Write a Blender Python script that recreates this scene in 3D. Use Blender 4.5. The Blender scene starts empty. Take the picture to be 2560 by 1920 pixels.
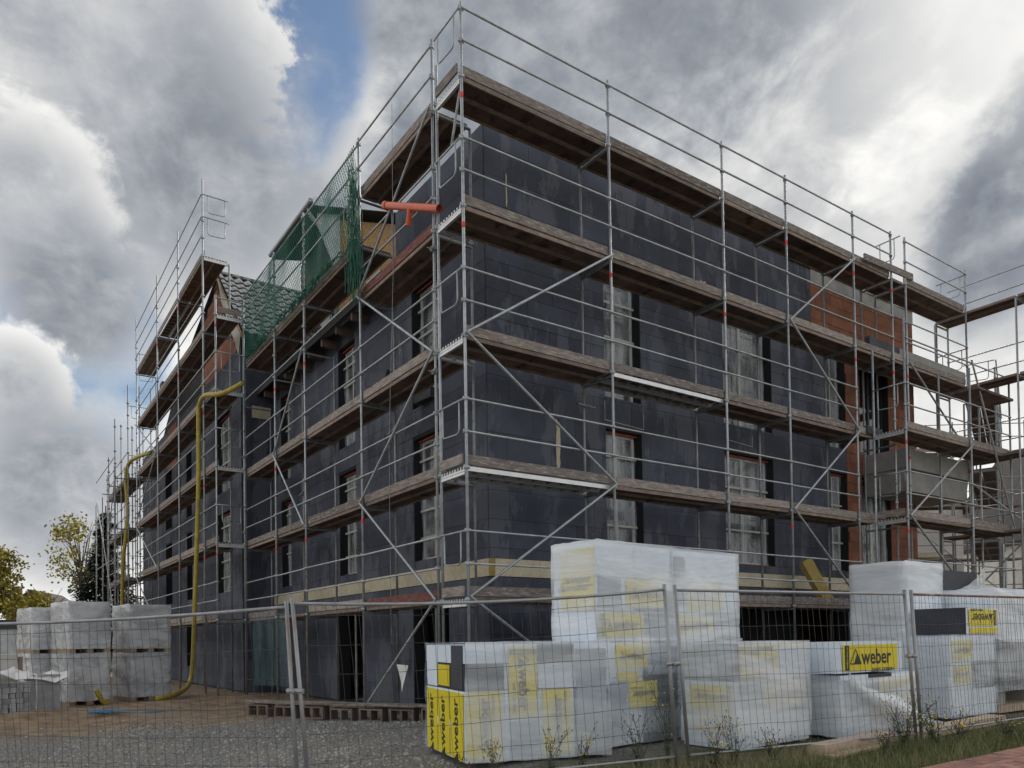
import bpy, bmesh, math, random
from mathutils import Vector, Matrix, Euler
random.seed(7)
R = math.radians
SC = bpy.context.scene
COL = SC.collection

# ------------------------------------------------------------------ camera, sky, sun, exposure
cam_d = bpy.data.cameras.new('camera')
cam = bpy.data.objects.new('camera', cam_d); COL.objects.link(cam)
cam.location = (-6.2013, -9.2446, 1.4554)
cam.rotation_euler = (1.5896, 0.0134, -0.5610)
cam_d.sensor_width = 36.0
cam_d.lens = 1849.17 * 36 / 2560
cam_d.shift_x = (1280 - 1117.8) / 2560
cam_d.shift_y = (1563.4 - 960) / 2560
cam_d.clip_start = 0.1; cam_d.clip_end = 3000
SC.camera = cam
SUN_DIR = Vector((0.80, 0.42, 0.50)).normalized()       # towards the sun, behind the bright cloud on the right
sun_el = math.asin(SUN_DIR.z); sun_az = math.atan2(SUN_DIR.x, SUN_DIR.y)

def nd(nt, typ, **kw):
    n = nt.nodes.new(typ)
    for k, v in kw.items():
        if k.startswith('i_'):
            key = k[2:]
            n.inputs[int(key) if key.isdigit() else key].default_value = v
        else: setattr(n, k, v)
    return n
def lk(nt, a, b): nt.links.new(a, b)
def mth(nt, op, a, b=None, c=None, clamp=False):
    n = nt.nodes.new('ShaderNodeMath'); n.operation = op; n.use_clamp = clamp
    for i, x in enumerate((a, b, c)):
        if x is None: continue
        if isinstance(x, (int, float)): n.inputs[i].default_value = x
        else: nt.links.new(x, n.inputs[i])
    return n.outputs[0]
def mixc(nt, f, a, b, mode='MIX'):
    n = nt.nodes.new('ShaderNodeMix'); n.data_type = 'RGBA'; n.blend_type = mode
    for i, x in ((0, f), (6, a), (7, b)):
        if isinstance(x, (int, float)): n.inputs[i].default_value = x
        elif isinstance(x, tuple): n.inputs[i].default_value = x if len(x) == 4 else x + (1,)
        else: nt.links.new(x, n.inputs[i])
    return n.outputs[2]
def ss(nt, x, lo, hi):
    n = nt.nodes.new('ShaderNodeMapRange'); n.interpolation_type = 'SMOOTHSTEP'; n.clamp = True
    nt.links.new(x, n.inputs[0]); n.inputs[1].default_value = lo; n.inputs[2].default_value = hi
    return n.outputs[0]

def build_world():
    w = bpy.data.worlds.new('World'); SC.world = w; w.use_nodes = True
    nt = w.node_tree; nt.nodes.clear()
    out = nd(nt, 'ShaderNodeOutputWorld'); bg = nd(nt, 'ShaderNodeBackground'); lk(nt, bg.outputs[0], out.inputs[0])
    bg.inputs[1].default_value = 0.1
    sky = nd(nt, 'ShaderNodeTexSky', sky_type='NISHITA'); sky.sun_disc = False
    sky.sun_elevation = sun_el; sky.sun_rotation = sun_az; sky.air_density = 1.2; sky.dust_density = 0.4; sky.ozone_density = 2.5
    tc = nd(nt, 'ShaderNodeTexCoord'); d = tc.outputs['Generated']
    def noise(scale, detail, rough, off, dist=0.0):
        mp = nd(nt, 'ShaderNodeMapping'); mp.inputs['Location'].default_value = off; mp.inputs['Scale'].default_value = (1, 1, 1.35); lk(nt, d, mp.inputs[0])
        n = nd(nt, 'ShaderNodeTexNoise'); n.inputs['Scale'].default_value = scale; n.inputs['Detail'].default_value = detail
        n.inputs['Roughness'].default_value = rough; n.inputs['Distortion'].default_value = dist
        lk(nt, mp.outputs[0], n.inputs['Vector']); return mth(nt, 'SUBTRACT', n.outputs[0], 0.5)
    big = noise(3.2, 5, 0.55, (3.1, 1.7, 0.4), 0.2)        # large drifts of grey and white
    puff = noise(9.0, 9, 0.58, (8.3, 2.2, 5.0), 0.35)      # billows and ragged edges
    puff = mth(nt, 'ADD', puff, mth(nt, 'MULTIPLY', noise(26.0, 8, 0.62, (2.3, 7.2, 1.0), 0.3), 0.45))
    # unbroken sheet of cloud in drifts, brightened out of view to light the scene
    b = mth(nt, 'ADD', mth(nt, 'ADD', 1.06, mth(nt, 'MULTIPLY', big, 0.8)), mth(nt, 'MULTIPLY', puff, 0.30))
    mask = None
    def field(px, rad, rag):
        v = nd(nt, 'ShaderNodeVectorMath', operation='DISTANCE'); lk(nt, d, v.inputs[0]); v.inputs[1].default_value = Vector(px).normalized()
        f = mth(nt, 'SUBTRACT', 1.0, mth(nt, 'DIVIDE', v.outputs['Value'], rad))
        f = mth(nt, 'ADD', f, mth(nt, 'MULTIPLY', puff, rag))
        return mth(nt, 'ADD', f, mth(nt, 'MULTIPLY', big, rag * 0.8))
    gap = 1.0
    for kind, px, rad, rag, soft, core, edge in CLOUDS:
        f = field(px, rad, rag); m = ss(nt, f, 0.0, soft)
        if kind == 'blue':       # hole in the sheet
            g = mth(nt, 'MULTIPLY', m, core); gap = mth(nt, 'MULTIPLY', gap, mth(nt, 'SUBTRACT', 1.0, g)); continue
        s = mth(nt, 'ADD', core, mth(nt, 'MULTIPLY', ss(nt, f, edge[1], 0.0), edge[0] - core))
        s = mth(nt, 'ADD', s, mth(nt, 'ADD', mth(nt, 'MULTIPLY', puff, 0.78), mth(nt, 'MULTIPLY', big, 0.42)))
        b = mth(nt, 'ADD', mth(nt, 'MULTIPLY', b, mth(nt, 'SUBTRACT', 1.0, m)), mth(nt, 'MULTIPLY', s, m))
        if kind == 'cloud': gap = mth(nt, 'MAXIMUM', gap, m)
    b = mth(nt, 'MAXIMUM', mth(nt, 'MINIMUM', b, 1.25), 0.0)
    ramp = nd(nt, 'ShaderNodeValToRGB'); cr = ramp.color_ramp
    cr.elements[0].position = 0.0; cr.elements[0].color = (0.075, 0.085, 0.110, 1)
    cr.elements[1].position = 1.0; cr.elements[1].color = (1.04, 1.03, 0.99, 1)
    for p_, c_ in ((0.20, (0.150, 0.168, 0.205)), (0.40, (0.29, 0.315, 0.355)), (0.56, (0.46, 0.48, 0.51)), (0.74, (0.70, 0.705, 0.70)), (0.88, (0.90, 0.895, 0.88))):
        e = cr.elements.new(p_); e.color = c_ + (1,)
    lk(nt, mth(nt, 'DIVIDE', b, 1.15), ramp.inputs[0])
    cl = nd(nt, 'ShaderNodeVectorMath', operation='SCALE'); lk(nt, ramp.outputs[0], cl.inputs[0]); cl.inputs['Scale'].default_value = 10.0 / (2 ** EXPOSURE)
    blue = nd(nt, 'ShaderNodeVectorMath', operation='SCALE'); lk(nt, sky.outputs[0], blue.inputs[0]); blue.inputs['Scale'].default_value = 0.52
    lk(nt, mixc(nt, gap, blue.outputs[0], cl.outputs[0]), bg.inputs[0])
EXPOSURE = 0.9
# banks of cloud: kind, direction, angular size, raggedness, softness of the edge, core brightness, (edge brightness, edge width)
CLOUDS = [
    ('blue', (0.240, 0.735, 0.635), 0.130, 0.5, 0.30, 1.0, None),
    ('blue', (0.290, 0.752, 0.595), 0.080, 0.7, 0.4, 0.7, None),
    ('blue', (0.100, 0.945, 0.315), 0.120, 0.6, 0.5, 1.0, None),
    ('blue', (-0.45, -0.75, 0.55), 0.35, 0.8, 0.4, 1.0, None),  # unseen gap behind the viewer, added for bluish fill light
    ('blue', (-0.2, -0.3, 0.93), 0.5, 0.8, 0.4, 1.0, None),  # unseen gap overhead, added to tint the light blue
    ('tone', (0.50, 0.60, 0.63), 0.42, 0.5, 0.5, 0.54, (0.60, 0.3)),
    ('tone', (0.62, 0.52, 0.58), 0.20, 0.8, 0.7, 0.50, (0.56, 0.4)),
    ('tone', (0.343, 0.748, 0.568), 0.10, 0.8, 0.8, 0.86, (0.70, 0.5)),
    ('tone', (0.741, 0.458, 0.490), 0.20, 1.0, 0.9, 0.76, (0.60, 0.6)),
    ('tone', (0.800, 0.365, 0.475), 0.11, 0.9, 0.9, 1.05, (0.78, 0.6)),
    ('tone', (0.880, 0.350, 0.315), 0.17, 0.8, 0.7, 0.88, (0.70, 0.5)),
    ('cloud', (0.095, 0.795, 0.597), 0.200, 0.75, 0.12, 0.70, (1.05, 0.45)),
    ('cloud', (0.215, 0.830, 0.515), 0.200, 0.7, 0.75, 0.52, (0.62, 0.4)),
    ('cloud', (0.040, 0.880, 0.462), 0.100, 0.85, 0.25, 0.72, (1.0, 0.6)),
    ('cloud', (0.090, 0.920, 0.385), 0.120, 0.6, 0.7, 0.46, (0.52, 0.4)),
    ('cloud', (0.030, 0.958, 0.285), 0.080, 0.85, 0.20, 0.76, (1.08, 0.6)),
    ('cloud', (0.080, 0.980, 0.185), 0.160, 0.7, 0.6, 0.62, (0.86, 0.5)),
    ('cloud', (0.852, 0.318, 0.412), 0.100, 1.25, 0.65, 0.38, (0.62, 0.5)),
    ('cloud', (0.870, 0.345, 0.372), 0.085, 1.2, 0.7, 0.46, (0.64, 0.5)),
    ('cloud', (0.842, 0.255, 0.475), 0.075, 1.3, 0.8, 0.46, (0.64, 0.5)),
]
build_world()
sd = bpy.data.lights.new('sun', 'SUN'); sd.energy = 1.5; sd.angle = R(14); sd.color = (1.0, 0.95, 0.88)
sun = bpy.data.objects.new('sun', sd); COL.objects.link(sun)
sun.rotation_euler = SUN_DIR.to_track_quat('Z', 'Y').to_euler(); sun.location = (30, 20, 40)
SC.view_settings.view_transform = 'Standard'; SC.view_settings.look = 'None'; SC.view_settings.gamma = 1
SC.view_settings.exposure = EXPOSURE

# ------------------------------------------------------------------ materials
MATS = {}
def mat(name, col, rough=0.7, metal=0.0, var=0.15, scale=4.0, bump=0.0, bscale=30.0, rnd=0.0, spec=0.5, stretch=(1, 1, 1), dirt=None, dscale=1.2, coat=0.0, sub=0):
    """principled material with noisy colour, optional second 'dirt' colour in patches and fine bump; world-space coordinates"""
    m = bpy.data.materials.new(name); m.use_nodes = True; nt = m.node_tree
    p = nt.nodes['Principled BSDF']
    geo = nd(nt, 'ShaderNodeNewGeometry'); mp = nd(nt, 'ShaderNodeMapping'); mp.inputs['Scale'].default_value = stretch
    lk(nt, geo.outputs['Position'], mp.inputs[0])
    n = nd(nt, 'ShaderNodeTexNoise'); n.inputs['Scale'].default_value = scale; n.inputs['Detail'].default_value = 6; n.inputs['Roughness'].default_value = 0.6
    lk(nt, mp.outputs[0], n.inputs['Vector'])
    f = ss(nt, n.outputs[0], 0.25, 0.75)
    a = tuple(max(0, c * (1 - var)) for c in col); b = tuple(min(1, c * (1 + var)) for c in col)
    c = mixc(nt, f, a, b)
    if rnd:
        oi = nd(nt, 'ShaderNodeObjectInfo')
        rr = mth(nt, 'FRACT', mth(nt, 'ADD', oi.outputs['Random'], geo.outputs['Random Per Island']))
        c = mixc(nt, 1.0, c, mixc(nt, rr, (1 - rnd,) * 3, (1 + rnd,) * 3), 'MULTIPLY')
    if dirt:
        n2 = nd(nt, 'ShaderNodeTexNoise'); n2.inputs['Scale'].default_value = dscale; n2.inputs['Detail'].default_value = 9; n2.inputs['Roughness'].default_value = 0.68
        lk(nt, mp.outputs[0], n2.inputs['Vector'])
        c = mixc(nt, mth(nt, 'MULTIPLY', ss(nt, n2.outputs[0], 0.5, 0.68), dirt[1]), c, dirt[0])
    lk(nt, c, p.inputs['Base Color'])
    p.inputs['Roughness'].default_value = rough; p.inputs['Metallic'].default_value = metal; p.inputs['Specular IOR Level'].default_value = spec
    if coat: p.inputs['Coat Weight'].default_value = coat; p.inputs['Coat Roughness'].default_value = 0.12
    if bump:
        n3 = nd(nt, 'ShaderNodeTexNoise'); n3.inputs['Scale'].default_value = bscale; n3.inputs['Detail'].default_value = 5
        lk(nt, mp.outputs[0], n3.inputs['Vector'])
        bp = nd(nt, 'ShaderNodeBump'); bp.inputs['Strength'].default_value = bump; bp.inputs['Distance'].default_value = 0.02
        lk(nt, n3.outputs[0], bp.inputs['Height']); lk(nt, bp.outputs[0], p.inputs['Normal'])
    MATS[name] = m; return m

def film_mat(name, col, lo, hi, rough=0.28, scale=(1.2, 1.2, 7.0), bump=0.5, fold=9.0, streak=0.25, detail=7):
    """thin plastic sheeting: part transparent, part milky, in bands and wrinkles"""
    m = bpy.data.materials.new(name); m.use_nodes = True; nt = m.node_tree
    p = nt.nodes['Principled BSDF']; out = nt.nodes['Material Output']
    p.inputs['Base Color'].default_value = col + (1,); p.inputs['Roughness'].default_value = rough
    geo = nd(nt, 'ShaderNodeNewGeometry')
    mp = nd(nt, 'ShaderNodeMapping'); mp.inputs['Scale'].default_value = scale; mp.inputs['Rotation'].default_value = (0.12, 0.16, 0.4); lk(nt, geo.outputs['Position'], mp.inputs[0])
    n = nd(nt, 'ShaderNodeTexNoise'); n.inputs['Scale'].default_value = 1.0; n.inputs['Detail'].default_value = detail; n.inputs['Roughness'].default_value = 0.62; n.inputs['Distortion'].default_value = 0.6
    lk(nt, mp.outputs[0], n.inputs['Vector'])
    n2 = nd(nt, 'ShaderNodeTexNoise'); n2.inputs['Scale'].default_value = fold; n2.inputs['Detail'].default_value = 6; n2.inputs['Distortion'].default_value = 1.0
    lk(nt, mp.outputs[0], n2.inputs['Vector'])
    fac = mth(nt, 'ADD', mth(nt, 'MULTIPLY', ss(nt, n.outputs[0], 0.34, 0.66), hi - lo), lo)
    fac = mth(nt, 'ADD', fac, mth(nt, 'MULTIPLY', mth(nt, 'SUBTRACT', n2.outputs[0], 0.5), streak), clamp=True)
    bp = nd(nt, 'ShaderNodeBump'); bp.inputs['Strength'].default_value = bump; bp.inputs['Distance'].default_value = 0.03
    lk(nt, mth(nt, 'ADD', n2.outputs[0], mth(nt, 'MULTIPLY', n.outputs[0], 2.0)), bp.inputs['Height']); lk(nt, bp.outputs[0], p.inputs['Normal'])
    tr = nd(nt, 'ShaderNodeBsdfTransparent'); mx = nd(nt, 'ShaderNodeMixShader')
    lk(nt, fac, mx.inputs[0]); lk(nt, tr.outputs[0], mx.inputs[1]); lk(nt, p.outputs[0], mx.inputs[2]); lk(nt, mx.outputs[0], out.inputs[0])
    MATS[name] = m; return m

def eps_mat():
    m = mat('eps', (0.070, 0.079, 0.106), rough=0.75, var=0.22, scale=1.3, bump=0.25, bscale=60, rnd=0.16, spec=0.2)
    nt = m.node_tree; p = nt.nodes['Principled BSDF']; link = p.inputs['Base Color'].links[0]; c = link.from_socket
    geo = nd(nt, 'ShaderNodeNewGeometry')
    # pale filler smears, dried splashes and fine specks
    v = nd(nt, 'ShaderNodeTexVoronoi'); v.inputs['Scale'].default_value = 9.0; lk(nt, geo.outputs['Position'], v.inputs['Vector'])
    n = nd(nt, 'ShaderNodeTexNoise'); n.inputs['Scale'].default_value = 0.9; n.inputs['Detail'].default_value = 4; lk(nt, geo.outputs['Position'], n.inputs['Vector'])
    sp = mth(nt, 'MULTIPLY', ss(nt, v.outputs['Distance'], 0.09, 0.03), ss(nt, n.outputs[0], 0.48, 0.60))
    c2 = mixc(nt, mth(nt, 'MULTIPLY', sp, 0.8), c, (0.55, 0.55, 0.53))
    mp = nd(nt, 'ShaderNodeMapping'); mp.inputs['Scale'].default_value = (1, 1, 0.35); mp.inputs['Location'].default_value = (4, 9, 2); lk(nt, geo.outputs['Position'], mp.inputs[0])
    n2 = nd(nt, 'ShaderNodeTexNoise'); n2.inputs['Scale'].default_value = 1.1; n2.inputs['Detail'].default_value = 8; n2.inputs['Roughness'].default_value = 0.7; lk(nt, mp.outputs[0], n2.inputs['Vector'])
    c3 = mixc(nt, mth(nt, 'MULTIPLY', ss(nt, n2.outputs[0], 0.51, 0.56), 0.55), c2, (0.150, 0.162, 0.192))
    n4 = nd(nt, 'ShaderNodeTexNoise'); n4.inputs['Scale'].default_value = 1.7; n4.inputs['Detail'].default_value = 6; n4.inputs['Roughness'].default_value = 0.75; lk(nt, mp.outputs[0], n4.inputs['Vector'])
    c4 = mixc(nt, mth(nt, 'MULTIPLY', ss(nt, n4.outputs[0], 0.66, 0.74), 0.5), c3, (0.30, 0.29, 0.25))
    lk(nt, c4, p.inputs['Base Color'])
eps_mat()
mat('eps_plain', (0.048, 0.053, 0.067), rough=0.7, var=0.2, bump=0.2, bscale=80, rnd=0.1)
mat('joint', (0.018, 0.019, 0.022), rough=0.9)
mat('wool', (0.56, 0.50, 0.37), rough=0.95, var=0.12, scale=12, bump=0.5, bscale=50, rnd=0.08, dirt=((0.3, 0.26, 0.18), 0.4))
mat('wool_yellow', (0.34, 0.25, 0.075), rough=0.95, var=0.2, scale=14, bump=0.5, bscale=50)
mat('render_base', (0.50, 0.48, 0.44), rough=0.9, var=0.1)
mat('plaster', (0.78, 0.78, 0.76), rough=0.85, var=0.08, scale=0.8, bump=0.1, dirt=((0.45, 0.44, 0.40), 0.5))
mat('concrete', (0.33, 0.325, 0.31), rough=0.85, var=0.12, bump=0.15, dirt=((0.2, 0.19, 0.18), 0.4))
mat('steel', (0.40, 0.425, 0.445), rough=0.46, metal=0.55, var=0.18, scale=9, dirt=((0.20, 0.19, 0.18), 0.45), dscale=3.0, rnd=0.12)
mat('steel_old', (0.27, 0.28, 0.29), rough=0.55, metal=0.5, var=0.2, scale=9, dirt=((0.16, 0.10, 0.07), 0.5), dscale=3.5, rnd=0.12)
mat('alu', (0.62, 0.63, 0.64), rough=0.4, metal=0.6, var=0.1, scale=6)
mat('fence_steel', (0.34, 0.35, 0.36), rough=0.45, metal=0.55, var=0.15, scale=8, dirt=((0.20, 0.085, 0.045), 0.5), dscale=4.0)
mat('fence_rust', (0.22, 0.10, 0.075), rough=0.6, metal=0.2, var=0.3, scale=8, dirt=((0.55, 0.52, 0.48), 0.8), dscale=3.0)
mat('wire', (0.075, 0.078, 0.080), rough=0.5, metal=0.4, var=0.3, scale=3)
mat('red_band', (0.75, 0.05, 0.045), rough=0.5)
mat('ply', (0.115, 0.074, 0.056), rough=0.75, var=0.35, scale=2.2, stretch=(1, 1, 1), rnd=0.40, dirt=((0.022, 0.012, 0.010), 0.95), dscale=3.2, bump=0.1)
mat('plank_edge', (0.24, 0.18, 0.145), rough=0.8, var=0.3, scale=5, rnd=0.25)
mat('toe', (0.25, 0.21, 0.19), rough=0.85, var=0.35, scale=5, stretch=(1, 1, 5), rnd=0.35, bump=0.3, bscale=40, dirt=((0.50, 0.47, 0.43), 0.75), dscale=6)
mat('toe_red', (0.15, 0.05, 0.042), rough=0.8, var=0.3, scale=5, stretch=(1, 1, 5), rnd=0.15, bump=0.3, dirt=((0.35, 0.27, 0.23), 0.5), dscale=6)
mat('timber', (0.55, 0.43, 0.33), rough=0.8, var=0.15, scale=3, stretch=(2, 12, 12), bump=0.2, dirt=((0.30, 0.25, 0.2), 0.4), rnd=0.1)
mat('pallet_wood', (0.36, 0.28, 0.20), rough=0.85, var=0.25, scale=6, rnd=0.2)
mat('osb', (0.40, 0.25, 0.12), rough=0.85, var=0.35, scale=22, bump=0.2)
mat('sheet_metal', (0.42, 0.46, 0.52), rough=0.35, metal=0.7, var=0.12, scale=3)
mat('zinc', (0.34, 0.37, 0.39), rough=0.4, metal=0.7, var=0.15, scale=6)
mat('soffit', (0.035, 0.036, 0.04), rough=0.7)
mat('tile', (0.026, 0.036, 0.036), rough=0.10, var=0.3, scale=3, rnd=0.25, spec=1.0, coat=0.9)
mat('roof_far', (0.075, 0.062, 0.058), rough=0.8, var=0.25, scale=5)
mat('membrane', (0.55, 0.53, 0.46), rough=0.8, var=0.1)
mat('frame_dark', (0.03, 0.031, 0.036), rough=0.5)
mat('frame_white', (0.72, 0.72, 0.70), rough=0.5)
mat('tape_orange', (0.40, 0.065, 0.03), rough=0.6)
mat('tape_white', (0.48, 0.47, 0.43), rough=0.6)
mat('jamb', (0.045, 0.018, 0.022), rough=0.8)
mat('orange_pipe', (0.62, 0.10, 0.035), rough=0.4, var=0.12, scale=6)
mat('hose', (0.42, 0.32, 0.035), rough=0.5, var=0.2, scale=6, dirt=((0.22, 0.17, 0.04), 0.6), dscale=2)
mat('net', (0.006, 0.115, 0.075), rough=0.6, var=0.25)
mat('sleeve', (0.76, 0.85, 0.96), rough=0.4, var=0.06, bump=0.25, bscale=14, rnd=0.06)
mat('yellow', (0.80, 0.66, 0.015), rough=0.4, var=0.06, bump=0.25, bscale=14)
mat('ink', (0.02, 0.02, 0.02), rough=0.5)
mat('ink_grey', (0.22, 0.23, 0.24), rough=0.5)
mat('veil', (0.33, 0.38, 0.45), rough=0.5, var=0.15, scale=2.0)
mat('bag', (0.55, 0.45, 0.36), rough=0.8, var=0.3, scale=8)
mat('shred', (0.72, 0.72, 0.70), rough=0.6)
mat('soil', (0.20, 0.145, 0.10), rough=0.95, var=0.3, bump=0.6, bscale=18)
mat('pebble', (0.27, 0.265, 0.25), rough=0.9, var=0.2, rnd=0.55)
mat('stone', (0.30, 0.305, 0.32), rough=0.85, var=0.2, rnd=0.3, bump=0.2)
mat('paver', (0.30, 0.15, 0.12), rough=0.85, var=0.2, rnd=0.25, bump=0.2)
mat('kerb', (0.33, 0.32, 0.31), rough=0.85)
mat('grass', (0.11, 0.14, 0.045), rough=0.7, var=0.4, scale=2.5, rnd=0.4)
mat('dry_grass', (0.32, 0.27, 0.15), rough=0.8, var=0.3, rnd=0.35)
mat('weed', (0.065, 0.085, 0.035), rough=0.7, var=0.35, rnd=0.3)
mat('petal', (0.80, 0.52, 0.02), rough=0.6)
mat('bark', (0.10, 0.08, 0.065), rough=0.9, var=0.3, bump=0.5)
mat('leaf_yellow', (0.30, 0.26, 0.035), rough=0.7, var=0.35, scale=1.5, rnd=0.45)
mat('needles', (0.020, 0.036, 0.020), rough=0.75, var=0.4, scale=1.0, rnd=0.45)
mat('brick_far', (0.20, 0.15, 0.125), rough=0.9, var=0.35, scale=9)
mat('hall_white', (0.62, 0.65, 0.68), rough=0.6)
mat('hall_dark', (0.05, 0.055, 0.065), rough=0.6)
mat('rope_blue', (0.10, 0.30, 0.55), rough=0.7)
mat('block_red', (0.20, 0.15, 0.125), rough=0.9, rnd=0.2)
film_mat('film_pack', (0.89, 0.94, 0.99), 0.24, 0.62, scale=(0.40, 0.40, 2.2), bump=0.22, fold=8.0, streak=0.16, detail=3)
film_mat('film_soft', (0.90, 0.94, 0.98), 0.40, 0.84, scale=(0.40, 0.40, 2.2), bump=0.22, fold=8.0, streak=0.16, detail=3)
film_mat('film_pallet', (0.80, 0.82, 0.85), 0.40, 0.80, rough=0.16, scale=(1.6, 1.6, 3.0), bump=0.9, fold=4.0)
film_mat('film_window', (0.58, 0.63, 0.69), 0.10, 0.52, rough=0.10, scale=(1.6, 1.6, 0.7), bump=0.6, fold=3.0)
film_mat('film_teal', (0.10, 0.19, 0.21), 0.2, 0.5, rough=0.2, scale=(6, 6, 0.8))
def glass_mat():
    m = bpy.data.materials.new('glass'); m.use_nodes = True; p = m.node_tree.nodes['Principled BSDF']
    p.inputs['Base Color'].default_value = (0.012, 0.015, 0.02, 1); p.inputs['Roughness'].default_value = 0.05; p.inputs['Specular IOR Level'].default_value = 0.8
    MATS['glass'] = m
glass_mat()
def clay_mat():       # hollow clay blocks with fine vertical ribs
    m = mat('clay', (0.27, 0.105, 0.060), rough=0.9, var=0.2, scale=2.0, rnd=0.18, dirt=((0.22, 0.085, 0.05), 0.5), dscale=2.5)
    nt = m.node_tree; p = nt.nodes['Principled BSDF']; geo = nd(nt, 'ShaderNodeNewGeometry')
    wv = nd(nt, 'ShaderNodeTexWave'); wv.inputs['Scale'].default_value = 7.0; wv.bands_direction = 'X'; wv.inputs['Distortion'].default_value = 0.4
    lk(nt, geo.outputs['Position'], wv.inputs['Vector'])
    bp = nd(nt, 'ShaderNodeBump'); bp.inputs['Strength'].default_value = 0.6; bp.inputs['Distance'].default_value = 0.01
    lk(nt, wv.outputs['Fac'], bp.inputs['Height']); lk(nt, bp.outputs[0], p.inputs['Normal'])
clay_mat()
def ground_mat():
    m = bpy.data.materials.new('ground'); m.use_nodes = True; nt = m.node_tree; p = nt.nodes['Principled BSDF']; p.inputs['Roughness'].default_value = 0.95
    geo = nd(nt, 'ShaderNodeNewGeometry'); sep = nd(nt, 'ShaderNodeSeparateXYZ'); lk(nt, geo.outputs['Position'], sep.inputs[0])
    def nz(s, dt=7, r=0.65):
        n = nd(nt, 'ShaderNodeTexNoise'); n.inputs['Scale'].default_value = s; n.inputs['Detail'].default_value = dt; n.inputs['Roughness'].default_value = r
        lk(nt, geo.outputs['Position'], n.inputs['Vector']); return n.outputs[0]
    a, bb, cc = nz(0.55), nz(3.0), nz(26.0)
    gravel = mixc(nt, ss(nt, cc, 0.3, 0.7), (0.09, 0.087, 0.083), (0.32, 0.31, 0.29))
    soil = mixc(nt, ss(nt, bb, 0.3, 0.7), (0.17, 0.115, 0.072), (0.36, 0.265, 0.175))
    grass = mixc(nt, ss(nt, bb, 0.3, 0.7), (0.045, 0.055, 0.020), (0.13, 0.12, 0.055))
    jx = mth(nt, 'ADD', sep.outputs[1], mth(nt, 'MULTIPLY', mth(nt, 'SUBTRACT', a, 0.5), 4.0))
    is_soil = ss(nt, jx, 4.2, 5.4)
    c = mixc(nt, is_soil, gravel, soil)
    c = mixc(nt, mth(nt, 'MULTIPLY', ss(nt, a, 0.52, 0.62), 0.55), c, (0.30, 0.265, 0.21))
    gy = mth(nt, 'ADD', mth(nt, 'ADD', sep.outputs[1], mth(nt, 'MULTIPLY', sep.outputs[0], 0.09)), mth(nt, 'MULTIPLY', mth(nt, 'SUBTRACT', bb, 0.5), 0.8))
    gx = ss(nt, sep.outputs[0], -1.6, -0.6)
    is_g = mth(nt, 'MULTIPLY', ss(nt, gy, -2.1, -3.1), gx)
    c = mixc(nt, is_g, c, grass)
    c = mixc(nt, ss(nt, sep.outputs[1], 27.0, 34.0), c, grass)
    lk(nt, c, p.inputs['Base Color'])
    bp = nd(nt, 'ShaderNodeBump'); bp.inputs['Strength'].default_value = 0.7; bp.inputs['Distance'].default_value = 0.05
    lk(nt, mth(nt, 'ADD', cc, bb), bp.inputs['Height']); lk(nt, bp.outputs[0], p.inputs['Normal'])
    MATS['ground'] = m
ground_mat()

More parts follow.
